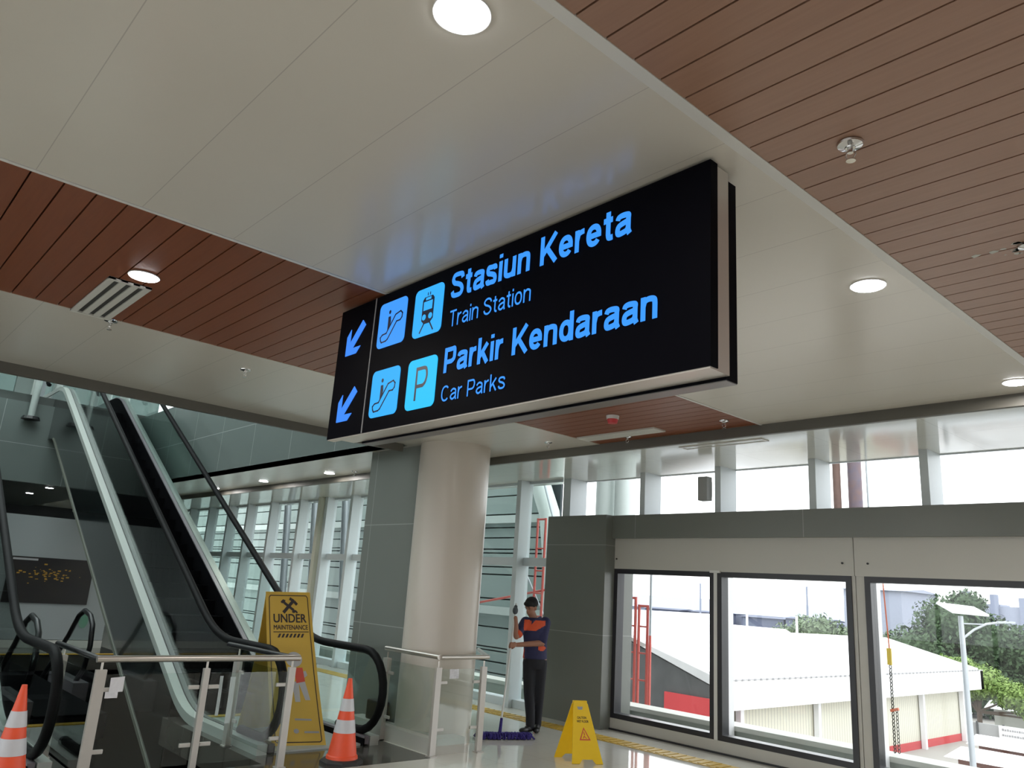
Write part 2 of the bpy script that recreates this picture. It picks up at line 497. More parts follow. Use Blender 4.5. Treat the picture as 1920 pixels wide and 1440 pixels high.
# ---------------- window wall (plane y = 9)
struct('wall_window', MB().box(-8.83, -7.62, 8.72, 9.36, 0, 2.93).box(-7.62, 6, 8.86, 9.36, 2.60, 2.93), M['acp_grey'])
lp = MB()
lp.box(-7.62, -4.09, 8.93, 9.12, 2.17, 2.60).box(-4.082, 6, 8.93, 9.12, 2.17, 2.60)
lp.box(-7.62, -4.09, 8.93, 9.12, 0, .15).box(-4.082, 6, 8.93, 9.12, 0, .15)
lp.box(-4.13, -4.09, 8.95, 9.12, .15, 2.17).box(-4.082, -3.98, 8.95, 9.12, .15, 2.17)
lp.box(-.30, -.14, 8.95, 9.12, .15, 2.17).box(-7.66, -7.62, 8.95, 9.12, 0, 2.6)
struct('wall_window', lp, M['panel_light'])
struct('baseboard_window', MB().box(-7.62, 6, 8.905, 8.93, 0, .02), M['frame_black'])
def window(n, x0, x1):
    z0, z1, t = .15, 2.17, .065
    o = struct('window_%d' % n, MB().box(x0, x0 + t, 8.93, 9.08, z0, z1).box(x1 - t, x1, 8.93, 9.08, z0, z1)
               .box(x0 + t, x1 - t, 8.93, 9.08, z0, z0 + t).box(x0 + t, x1 - t, 8.93, 9.08, z1 - t, z1), M['frame_black'])
    MB().box(x0 + t, x1 - t, 9.0, 9.012, z0 + t, z1 - t).build('pane', M['window_glass'], o)
window(1, -7.62, -5.935)
window(2, -5.885, -4.13)
window(3, -3.98, -2.1)
window(4, -2.05, -.3)
window(5, -.14, 2.9)
window(6, 2.95, 6)
struct('trim_5', MB().box(-5.935, -5.885, 8.925, 9.09, .15, 2.17).box(-5.98, -5.83, 8.90, 8.93, 2.155, 2.185), M['trim_white'])
dots = MB()
for x in (-7.63 + .05, -4.22, -3.93):
    dots.lathe([(.012, 0), (.012, .012)], 10, (0, 0, 0))
    for v in dots.v[-20:]:
        v.x, v.y, v.z = v.x + x, 8.93 - v.z, v.y + 2.31
struct('trim_6', dots, M['black'])
# clerestory
cl_x = [-8.78, -7.22, -5.95, -4.62, -3.33, -2.02, -.7, .6, 1.9, 3.2, 4.5]
cm = MB()
for i, x in enumerate(cl_x):
    wd = .16 if i == 0 else .09
    cm.box(x, x + wd, 8.98, 9.36, 2.93, H + .06)
struct('trim_7', cm, M['mullion'])
struct('trim_8', MB().box(-8.8, 6, 9.34, 9.38, 2.93, 2.96).box(-8.8, 6, 9.34, 9.38, H + .05, H + .065), M['mullion'])
o = struct('window_7', MB().box(-8.8, 6, 9.36, 9.375, 2.94, 2.96), M['mullion'])
MB().box(-8.8, 6, 9.352, 9.362, 2.96, H + .06).build('pane', M['window_glass'], o)
# curtain wall left of the grey column
cw = [-9.62, -11.1, -12.6, -14.1, -15.0, -17.40, -18.95, -20.35, -21.6, -23, -24.5, -26, -27.5, -29]
mm = MB()
for x in cw:
    mm.box(x - .05, x + .05, 8.78, 9.05, 0, H + .06)
struct('trim_9', mm, M['mullion'])
struct('trim_10', MB().box(-16.42, -16.28, 8.74, 9.05, 0, H + .06), M['mullion_cream'])
struct('trim_11', MB().box(-16.20, -16.08, 8.80, 9.05, 0, H + .06).box(-30, -8.83, 8.92, 9.04, 2.17, 2.30).box(-30, -8.83, 8.86, 9.06, 0, .12), M['mullion'])
o = struct('window_8', MB().box(-30, -8.83, 8.98, 9.02, H + .02, H + .06), M['mullion'])
MB().box(-30, -8.83, 8.985, 8.997, .12, H + .02).build('pane', M['curtain_glass'], o)
# upstairs glazing
um = MB()
for i in range(9):
    um.box(-21 + i * 1.5, -20.9 + i * 1.5, 9.0, 9.15, 5.2, 9.5)
for y in (-.9, 1.1, 3.1, 5.1, 7.1):
    um.box(-30.2, -30.05, y, y + .12, 5.5, 8.2)
struct('trim_12', um, M['mullion'])
o = struct('window_9', MB().box(-30, -8, 9.05, 9.1, 5.2, 5.3), M['mullion'])
MB().box(-30, -8, 9.07, 9.08, 5.3, 9.5).build('pane', M['curtain_glass'], o)
o = struct('window_10', MB().box(-30.15, -30.1, -1, 9, 5.5, 5.6), M['mullion'])
MB().box(-30.14, -30.12, -1, 9, 5.6, 8.2).build('pane', M['upper_glass'], o)

# pillar : square grey part and round beige part
struct('wall_pillar', MB().box(-9.36, -8.03, 5.72, 6.45, 0, H), M['acp_pillar'])
pc = MB(); pc.lathe([(.45, 0), (.45, H)], 64, (-7.90, 6.06, 0))
struct('wall_pillar', pc, M['beige'], smooth=True)

# ================================================================ SIGN
sg = thing('direction_sign', 'long black hanging direction sign with glowing blue arrows, pictograms and lettering', 'sign', (-3.04, 2.5, 2.61))
L = sg.location
MB().box(-4.485, -1.60, 2.39, 2.44, 2.615, 3.485).build('front_panel', M['sign_black'], sg, world=True)
MB().box(-4.30, -1.63, 2.54, 2.62, 2.60, 3.47).build('rear_panel', M['sign_black'], sg, world=True)
MB().box(-4.40, -1.615, 2.44, 2.54, 2.612, 3.49).build('casing', M['sign_alu'], sg, world=True)
MB().box(-4.48, -1.605, 2.395, 2.44, 2.608, 2.615).build('bottom_edge', M['sign_alu'], sg, world=True)
MB().box(-4.295, -1.632, 2.545, 2.62, 2.596, 2.60).build('rear_edge', M['rear_edge'], sg, world=True)
MB().box(-4.066, -4.058, 2.386, 2.39, 2.615, 3.485).build('seam_line', M['print_grey'], sg, world=True)
MB().box(-3.98, -3.86, 2.45, 2.53, 3.49, 3.5).build('ceiling_bracket', M['black'], sg, world=True)
MB().box(-2.1, -1.98, 2.45, 2.53, 3.49, 3.5).build('ceiling_bracket', M['black'], sg, world=True)
YS = 2.39
def flat(poly, y0, y1, mb=None):
    mb = mb or MB()
    return mb.prism(poly, lambda p: (p[0], y0, p[1]), lambda p: (p[0], y1, p[1]))
def arrow(x, z, s):
    p = [(0, 0), (0, .60), (.20, .82), (.20, .38), (.82, 1.0), (1, .82), (.38, .20), (.82, .20), (.60, 0)]
    flat([(x + a * s, z + b * s) for a, b in p], YS - .004, YS).build('arrow', M['blue_a'], sg, world=True)
arrow(-4.375, 3.155, .215)
arrow(-4.385, 2.715, .215)
def rrect(x0, x1, z0, z1, r, n=6):
    out = []
    for cx, cz, a0 in ((x1 - r, z1 - r, 0), (x0 + r, z1 - r, 90), (x0 + r, z0 + r, 180), (x1 - r, z0 + r, 270)):
        for k in range(n + 1):
            a = R(a0 + 90 * k / n)
            out.append((cx + r * math.cos(a), cz + r * math.sin(a)))
    return out
def tile(x0, x1, z0, z1, m):
    return flat(rrect(x0, x1, z0, z1, .035), YS - .004, YS).build('pictogram_tile', m, sg, world=True)
def stroke(mb, pts, wd, y0=YS - .0055, y1=YS - .004, closed=False):
    n = len(pts)
    for i in range(n if closed else n - 1):
        a = Vector(pts[i]); b = Vector(pts[(i + 1) % n]); d = (b - a)
        if d.length < 1e-6: continue
        d.normalize(); q = Vector((-d.y, d.x)) * wd / 2; e = d * wd * .3
        flat([tuple(a - q - e), tuple(b - q + e), tuple(b + q + e), tuple(a + q - e)], y0, y1, mb)
    return mb
def esc_picto(x, z):
    t = tile(x, x + .295, z, z + .29, M['blue_1' if z > 3 else 'blue_2'])
    u = lambda a, b: (x + a * .295, z + b * .29)
    mb = MB()
    stroke(mb, [u(.14, .17), u(.12, .24), u(.19, .29), u(.33, .30), u(.62, .66), u(.80, .70), u(.87, .64), u(.86, .55), u(.80, .50), u(.68, .50), u(.40, .16), u(.34, .13), u(.18, .12)], .009, closed=True)
    flat([(u(.40, .76)[0] + .011 * math.cos(k * .6), u(.40, .76)[1] + .013 * math.sin(k * .6)) for k in range(10)], YS - .0055, YS - .004, mb)
    flat([u(.36, .66), u(.44, .66), u(.46, .54), u(.44, .44), u(.36, .36)], YS - .0055, YS - .004, mb)
    mb.build('symbol', M['navy'], t, world=True)
esc_picto(-4.0, 3.13)
esc_picto(-4.0, 2.695)
t = tile(-3.62, -3.345, 3.12, 3.415, M['blue_2'])
u = lambda a, b: (-3.62 + a * .275, 3.12 + b * .295)
mb = MB()
flat([u(.30, .32), u(.40, .24), u(.60, .24), u(.70, .32), u(.70, .74), u(.64, .80), u(.36, .80), u(.30, .74)], YS - .0055, YS - .004, mb)
stroke(mb, [u(.40, .25), u(.27, .08)], .009); stroke(mb, [u(.60, .25), u(.73, .08)], .009)
stroke(mb, [u(.46, .83), u(.46, .88)], .006); stroke(mb, [u(.54, .83), u(.54, .88)], .006)
sy = mb.build('symbol', M['navy'], t, world=True)
mb = MB()
flat([u(.35, .52), u(.65, .52), u(.65, .70), u(.35, .70)], YS - .007, YS - .0056, mb)
flat([u(.41, .73), u(.59, .73), u(.59, .78), u(.41, .78)], YS - .007, YS - .0056, mb)
for cx in (.39, .61):
    c = u(cx, .38)
    flat([(c[0] + .018 * math.cos(k * math.pi / 8), c[1] + .018 * math.sin(k * math.pi / 8)) for k in range(16)], YS - .007, YS - .0056, mb)
mb.build('symbol', M['blue_2'], t, world=True)
def catmull(pts, k=7):
    out = []
    n = len(pts)
    for i in range(n - 1):
        p0 = Vector(pts[max(i - 1, 0)]); p1 = Vector(pts[i]); p2 = Vector(pts[i + 1]); p3 = Vector(pts[min(i + 2, n - 1)])
        for j in range(k):
            t = j / k
            out.append(.5 * ((2 * p1) + (-p0 + p2) * t + (2 * p0 - 5 * p1 + 4 * p2 - p3) * t * t + (-p0 + 3 * p1 - 3 * p2 + p3) * t ** 3))
    out.append(Vector(pts[-1]))
    return out
def ribbon(pts, w_):
    pts = [Vector(p) for p in pts]
    closed = (pts[0] - pts[-1]).length < 1e-6
    L_, R_ = [], []
    n = len(pts)
    for i in range(n):
        a = pts[i - 1] if i > 0 else (pts[-2] if closed else pts[0])
        b = pts[i + 1] if i < n - 1 else (pts[1] if closed else pts[-1])
        d1 = pts[i] - a; d2 = b - pts[i]
        d1 = d1.normalized() if d1.length > 1e-9 else d2.normalized()
        d2 = d2.normalized() if d2.length > 1e-9 else d1
        t = (d1 + d2).normalized(); q_ = Vector((-t.y, t.x)) * (w_ / 2) / max(.5, t.dot(d1))
        L_.append(pts[i] + q_); R_.append(pts[i] - q_)
    return L_, R_
def glyph(c, w_):
    h = w_ / 2; X_ = .74
    st = lambda x, a, b: [(x, a), (x, b)]
    def scurve(W, H_):
        return catmull([(W - h, .715 * H_), (W * .80, .87 * H_), (W / 2, H_ - h), (W * .22, .89 * H_), (h, .74 * H_), (W * .24, .60 * H_), (W / 2, .53 * H_), (W * .76, .43 * H_), (W - h, .27 * H_), (W * .78, .12 * H_), (W / 2, h), (W * .20, .13 * H_), (h * .8, .29 * H_)])
    def oval(W, H_, a0=0, a1=360):
        return [Vector((W / 2 + (W / 2 - h) * math.copysign(abs(math.cos(R(a))) ** .9, math.cos(R(a))), H_ / 2 + (H_ / 2 - h) * math.copysign(abs(math.sin(R(a))) ** .9, math.sin(R(a))))) for a in [a0 + (a1 - a0) * k / 32 for k in range(33)]]
    if c == 'S': return .76, [scurve(.76, 1.0)]
    if c == 's': return .60, [scurve(.60, X_)]
    if c == 'i': return w_, [st(h, 0, X_), st(h, .86, 1.0)]
    if c == 'n': return .62, [st(h, 0, X_), catmull([(h, .42), (h + .07, .60), (.33, X_ - h), (.62 - h - .03, .60), (.62 - h, .46)]) + [Vector((.62 - h, 0))]]
    if c == 'u': return .62, [st(.62 - h, 0, X_), [Vector((h, X_))] + catmull([(h, .28), (h + .03, .14), (.29, h), (.62 - h - .07, .14), (.62 - h, .32)])]
    if c == 'r': return .40, [st(h, 0, X_), catmull([(h, .36), (h + .07, .58), (.28, X_ - h - .01), (.40, X_ - h)])]
    if c == 't': return .38, [[Vector((.19, .94))] + catmull([(.19, .22), (.22, .11), (.30, h * .95), (.38, h)]), [(0, X_ - h * .8), (.37, X_ - h * .8)]]
    if c == 'a': return .62, [catmull([(h, .53), (.14, .62), (.30, X_ - h), (.50, .61), (.60 - h, .50)]) + [Vector((.60 - h, .13)), Vector((.62 - h * .6, 0))],
                              catmull([(.60 - h, .41), (.36, .40), (.15, .34), (h, .21), (.13, .10), (.27, h), (.45, .14), (.60 - h, .25)])]
    if c == 'e': return .62, [[Vector((h * 1.2, .36)), Vector((.62 - h, .36))] + [p for p in oval(.62, X_, 0, 322)][0:]]
    if c == 'o': return .64, [oval(.64, X_)]
    if c == 'C': return .80, [oval(.80, 1.0, 42, 318)]
    if c == 'd': return .64, [st(.64 - h, 0, 1.0), oval(.60, X_)]
    if c == 'K': return .78, [st(h, 0, 1.0), [(h, .30), (.72, 1.0)], [(.30, .56), (.74, 0)]]
    if c == 'k': return .62, [st(h, 0, 1.0), [(h, .24), (.54, X_)], [(.26, .44), (.56, 0)]]
    if c == 'P': return .72, [st(h, 0, 1.0), [Vector((h, 1 - h)), Vector((.40, 1 - h))] + catmull([(.46, 1 - h), (.60, .90), (.72 - h, .71), (.60, .51), (.46, .42)]) + [Vector((h, .42))]]
    if c == 'T': return .68, [st(.34, 0, 1.0), [(0, 1 - h), (.68, 1 - h)]]
    return .40, []
def helvetic(s_, width, cap, w_, gap):
    mb = MB(); x = 0; rib = []
    for c in s_:
        a, paths = glyph(c, w_)
        for p in paths:
            L_, R_ = ribbon(p, w_)
            rib.append([(v.x + x, v.y) for v in L_] + [(v.x + x, v.y) for v in R_])
        x += a + (gap if c != ' ' else 0)
    x -= gap
    for k, rb in enumerate(rib):
        n = len(rb) // 2
        mb.add([(a / x * width, -(k % 3) * 4e-5, b * cap) for a, b in rb], [(i, i + 1, n + i + 1, n + i) for i in range(n - 1)])
    return mb
t = tile(-3.62, -3.345, 2.692, 2.985, M['blue_3'])
tm = helvetic('P', .115, .195, .11, .1)
tm.v = [Vector((v.x - 3.535, v.y + YS - .0055, v.z + 2.74)) for v in tm.v]
tm.build('symbol', M['navy'], t, world=True)
def sign_text(s, x0, x1, z, cap, bold):
    tm = helvetic(s, x1 - x0, cap, .185 if bold > .015 else .115, .095 if bold > .015 else .12)
    tm.v = [Vector((v.x + x0, v.y + YS - .004, v.z + z)) for v in tm.v]
    tm.build('lettering', M['blue_l'], sg, world=True)
sign_text('Stasiun Kereta', -3.275, -2.0, 3.285, .152, .022)
sign_text('Train Station', -3.265, -2.62, 3.12, .095, .010)
sign_text('Parkir Kendaraan', -3.28, -1.85, 2.86, .142, .022)
sign_text('Car Parks', -3.28, -2.765, 2.70, .088, .010)

# ================================================================ CEILING FITTINGS
lt = thing('ceiling_light', 'x', 'ceiling light', (-1.71, 1.19, H), group='round recessed downlights')
MB().lathe([(.093, -.006), (.093, 0)], 40).build('trim_ring', M['lamp_ring'], lt, smooth=True)
MB().lathe([(.084, -.010), (.084, -.0065)], 40).build('diffuser', M['lamp'], lt)
lt['label'] = 'large round white downlight at the top of the picture in the white ceiling'
for p, lab in (((-1.70, 4.045, H), 'round downlight in the white ceiling to the right of the black sign'),
               ((-1.67, 6.46, H), 'round downlight at the far end of the white ceiling by the grey beam'),
               ((-4.96, 1.25, H), 'round downlight in the brown plank ceiling beside the slotted air grille'),
               ((-4.96, 4.1, H), 'round downlight in the brown plank ceiling behind the sign'),
               ((-14.4, 6.45, H), 'left of the two round downlights in the soffit above the curtain wall'),
               ((-11.95, 6.5, H), 'round downlight in the soffit left of the grey pillar'),
               ((-16.9, 6.5, H), 'farthest round downlight in the soffit seen past the escalator handrail'),
               ((-24.1, 4.36, 3.45), 'left downlight in the dark ceiling beyond the hoarding'),
               ((-21.6, 4.3, 3.45), 'right downlight in the dark ceiling beyond the hoarding'),
               ((-21.5, 6.1, 3.45), 'downlight in the dark ceiling seen through the escalator glass')):
    dup(lt, p, lab)
# room lamps out of the picture: plain copies
for x, y, lab in ((1.6, 1.2, 'nearest of the downlights right of the viewer'), (1.6, 4.0, 'second of the downlights right of the viewer'), (-1.7, -1.8, 'downlight behind the viewer in the white ceiling'), (-5, -1.8, 'downlight behind the viewer in the left brown planks'), (1.6, -1.8, 'downlight behind the viewer in the right brown planks')):
    dup(lt, (x, y, H), lab)
def area(name, loc, size, power, col=(1, .95, .88), sy=None):
    l = bpy.data.lights.new(name, 'AREA')
    l.shape = 'RECTANGLE' if sy else 'DISK'
    l.size = size
    if sy: l.size_y = sy
    l.energy = power; l.color = col
    o = bpy.data.objects.new(name, l); COL.objects.link(o); o.location = loc
    return o
for i, (x, y) in enumerate(((-1.71, 1.19), (-1.70, 4.045), (-1.67, 6.46), (-4.96, 1.25), (-4.96, 4.1), (1.6, 1.2), (1.6, 4.0), (-1.7, -1.8), (-5, -1.8), (1.6, -1.8))):
    area('downlight_beam', (x, y, H - .02), .16, 9)
for x, y in ((-14.4, 6.45), (-11.95, 6.5), (-16.9, 6.5)):
    area('downlight_beam', (x, y, H - .02), .16, 10)

av = thing('air_grille', 'white slotted linear air grille set in the brown plank ceiling', 'air vent', (-5.63, 1.22, H))
mb = MB()
x0, x1, y0, y1 = -6.10, -5.15, 1.10, 1.36
for k in range(4):
    yy = y0 + k * .0733
    mb.box(x0, x1, yy, yy + .04, H - .012, H + .004)
mb.box(x0, x0 + .03, y0, y1, H - .013, H + .003).box(x1 - .03, x1, y0, y1, H - .013, H + .003)
mb.build('frame', M['vent'], av, world=True)
MB().box(x0, x1, y0, y1, H - .002, H + .003).build('backing', M['vent_dark'], av, world=True)
av = thing('air_grille', 'white linear air grille near the grey beam behind the sign', 'air vent', (-5.5, 6.5, H))
MB().box(-6.05, -4.95, 6.36, 6.56, H - .014, H + .003).build('frame', M['vent'], av, world=True)
mb = MB()
for k in range(3): mb.box(-6.0, -5.0, 6.395 + k * .05, 6.41 + k * .05, H - .016, H - .0141)
mb.build('slot', M['vent'], av, world=True)
av = thing('slot_diffuser', 'thin white slot diffuser outline in the soffit above the clerestory', 'air vent', (-5, 7.7, H))
MB().box(-5.55, -4.45, 7.62, 7.65, H + .05, H + .062).box(-5.55, -4.45, 7.75, 7.78, H + .05, H + .062).box(-5.55, -5.52, 7.65, 7.75, H + .05, H + .062).box(-4.48, -4.45, 7.65, 7.75, H + .05, H + .062).build('frame', M['trim_white'], av, world=True)
MB().box(-5.52, -4.48, 7.65, 7.75, H + .055, H + .062).build('slot', M['ceiling_rear'], av, world=True)

sp = thing('sprinkler_head', 'chrome sprinkler head in the brown plank ceiling at upper right', 'sprinkler', (-1.23 + .07, 2.69 - .02, H), group='ceiling sprinkler heads')
MB().lathe([(.048, 0), (.046, -.008), (.02, -.016), (.018, -.02)][::-1], 24).build('escutcheon', M['chrome'], sp, smooth=True)
mb = MB(); mb.lathe([(.011, -.04), (.011, -.018)], 12)
mb.tube([(.012, 0, -.03), (.02, 0, -.05), (.006, 0, -.07)], .003, 6).tube([(-.012, 0, -.03), (-.02, 0, -.05), (-.006, 0, -.07)], .003, 6)
mb.build('frame_arms', M['chrome'], sp)
MB().lathe([(.018, -.074), (.018, -.070)], 16).build('deflector', M['chrome'], sp)
for p, lab in (((-.93, 4.03, H), 'sprinkler head at the right edge in the brown ceiling, by stained planks'),
               ((-6.58, 2.63, H), 'small sprinkler head in the cream ceiling above the escalator'),
               ((-6.55, 6.40, H), 'small sprinkler head in the cream ceiling right of the round pillar'),
               ((-4.18, 6.47, H), 'small sprinkler head in the brown planks near the grey beam'),
               ((-6.12, 1.38, H), 'sprinkler head hanging at the end of the slotted air grille'),
               ((-11.3, 6.6, H), 'tiny sprinkler head in the soffit left of the grey pillar'),
               ((-5.5, 6.60, H), 'sprinkler head hanging beside the air grille near the grey beam')):
    dup(sp, p, lab)
sd = thing('smoke_detector', 'round smoke detector with red cap on the brown planks behind the sign', 'smoke detector', (-4.98, 5.74, H))
MB().lathe([(.06, -.035), (.065, 0)], 28).build('base', M['lamp_ring'], sd, smooth=True)
MB().lathe([(.045, -.075), (.056, -.036)], 28).build('cap', M['red_detector'], sd, smooth=True)
stn = MB()
for k in range(26):
    a = random.uniform(0, 6.28); rr = random.uniform(.0, .14) ** 1
    cx, cy = -.98 + rr * 1.5 * math.cos(a), 4.05 + rr * math.sin(a)
    s_ = random.uniform(.006, .03)
    stn.add([(cx + s_ * random.uniform(.6, 1.2) * math.cos(j), cy + s_ * random.uniform(.4, .9) * math.sin(j), H + .003) for j in range(6)], [tuple(range(6))])
o = stn.build('water_stain', M['concrete']); tag(o, 'flaking pale patch on the brown planks at the right edge', 'stain', kind='stuff')
ws = thing('wall_speaker', 'grey box speaker fixed to a clerestory mullion', 'speaker', (-6.03, 8.9, 3.1))
MB().box(-6.12, -5.97, 8.83, 8.95, 3.09, 3.41).build('housing', M['speaker'], ws, world=True, bevel=.008)
MB().box(-6.05, -5.99, 8.95, 8.98, 3.15, 3.35).build('bracket', M['trim_white'], ws, world=True)

# ================================================================ GUARD RAILS
def post(parent, x, y, ax, z1=.90, wd=.075):
    p = MB()
    if ax == 'y':   # blade posts standing square to the front rail
        p.box(x - .02, x + .02, y - wd / 2, y + wd / 2, .0, z1)
    else:
        p.box(x - .045, x + .045, y - .03, y + .03, 0, z1 - .002)
    o = p.build('post', M['steel_matt'], parent, world=True)
    MB().tube([(x, y, z1), (x, y, .965)], .010, 10).build('rail_stem', M['steel'], o, world=True)
    MB().box(x - .045, x + .045, y - .045, y + .045, 0, .012).build('foot_plate', M['steel_matt'], o, world=True)
    return o
def clamp(parent, x, y, z, ax, s):
    m = MB()
    if ax == 'y': m.bar((x - .01, y, z), (x - .01, y + s, z), .022, .035)
    else: m.bar((x, y, z), (x + s, y, z), .022, .035)
    m.build('clamp', M['steel_matt'], parent, world=True, bevel=.006)
gl = thing('guard_rail', 'stainless steel guard rail with glass panels around the opening, beside the left escalator', 'railing', (-7.35, 3.0, 0))
X = -7.35
MB().tube([(-8.75, 2.10, .985), (-7.40, 2.10, .985), (X, 2.12, .985), (X, 2.16, .985)], .026, 14).build('side_handrail', M['black'], gl, world=True, smooth=True)
MB().tube([(X, 2.08, .985), (X, 3.93, .985)], .028, 18).build('handrail', M['steel'], gl, world=True, smooth=True)
MB().tube([(-8.75, 3.80, .985), (X, 3.88, .985)], .026, 14).build('side_handrail', M['black'], gl, world=True, smooth=True)
for y, wd in ((2.13, .085), (3.02, .055), (3.86, .07)):
    post(gl, X, y, 'y', .90, wd)
post(gl, -8.55, 2.12, 'x'); post(gl, -8.45, 3.80, 'x')
MB().box(X - .012, X, 2.18, 2.97, .1, .86).box(X - .012, X, 3.07, 3.81, .1, .86).build('glass_panel', M['rail_glass'], gl, world=True)
MB().box(-8.5, -7.42, 2.10, 2.112, .1, .86).build('glass_panel', M['rail_glass'], gl, world=True)
MB().box(-8.4, -7.42, 3.80, 3.812, .1, .86).build('glass_panel', M['rail_glass'], gl, world=True)
for z in (.74, .26):
    for y, s in ((2.16, .10), (2.98, -.10), (3.06, .10), (3.82, -.10)):
        clamp(gl, X, y, z, 'y', s)
    clamp(gl, -8.5, 2.106, z, 'x', .1); clamp(gl, -8.4, 3.806, z, 'x', .1)
gr = thing('guard_rail', 'short stainless steel guard rail with glass panels in front of the pillar', 'railing', (-7.15, 5.8, 0))
X = -7.15
MB().tube([(X, 5.52, 1.005), (X, 6.21, 1.005)], .026, 18).build('handrail', M['steel'], gr, world=True, smooth=True)
MB().tube([(X, 5.50, 1.005), (-8.20, 5.50, 1.005)], .026, 14).build('side_handrail', M['steel'], gr, world=True, smooth=True)
MB().tube([(X, 6.42 - .22, 1.005), (-7.30, 6.42 - .12, 1.005), (-8.02, 6.79, 1.005)], .024, 14).build('side_handrail', M['steel'], gr, world=True, smooth=True)
for y in (5.50, 6.15):
    post(gr, X, y, 'y')
post(gr, -8.15, 5.50, 'x')
MB().box(X - .012, X, 5.55, 6.10, .1, .88).build('glass_panel', M['rail_glass'], gr, world=True)
MB().box(-8.10, X - .06, 5.494, 5.506, .2, .88).build('glass_panel', M['rail_glass'], gr, world=True)
for z in (.74, .26):
    clamp(gr, X, 5.54, z, 'y', .1); clamp(gr, X, 6.11, z, 'y', -.1); clamp(gr, -8.1, 5.5, z, 'x', .1)
struct('trim_14', MB().box(-8.9, -7.19, 5.53, 5.74, 0, .16).box(-7.40, -7.19, 5.74, 5.98, 0, .16), M['panel_light'])
o = MB().box(-8.62, -8.30, 5.57, 5.70, 0.16, .38).build('waste_box', M['black'], bevel=.02)
tag(o, 'small black box on the beige kerb against the foot of the grey pillar', 'box')
def paper(x, y, z, w_, h_, lab, cat='notice', rot=0):
    m = MB()
    n = 4
    vs = []
    for i in range(n + 1):
        for j in range(n + 1):
            vs.append((x + .004 * math.sin(i * 1.7 + j), y + w_ * (i / n - .5), z + h_ * (j / n - .5) + rot * (i / n - .5)))
    m.add(vs, [(i * (n + 1) + j, (i + 1) * (n + 1) + j, (i + 1) * (n + 1) + j + 1, i * (n + 1) + j + 1) for i in range(n) for j in range(n)])
    o = m.build('paper_notice', M['paper']); md = o.modifiers.new('solid', 'SOLIDIFY'); md.thickness = .001
    return tag(o, lab, cat)
paper(-7.342, 2.27, .78, .11, .12, 'creased white paper notice taped to the left end of the left guard rail glass', rot=.01)
paper(-7.342, 2.24, .70, .10, .05, 'small white paper strip under the creased notice on the guard rail glass')
paper(-7.368, 3.18, .66, .03, .34, 'narrow white paper strip hanging on guard rail glass right of the middle post')
paper(-7.368, 3.29, .62, .05, .40, 'wider long white paper strip on guard rail glass right of the middle post')
paper(-7.143, 5.72, .83, .13, .10, 'faded white paper notice on the glass of the short guard rail')

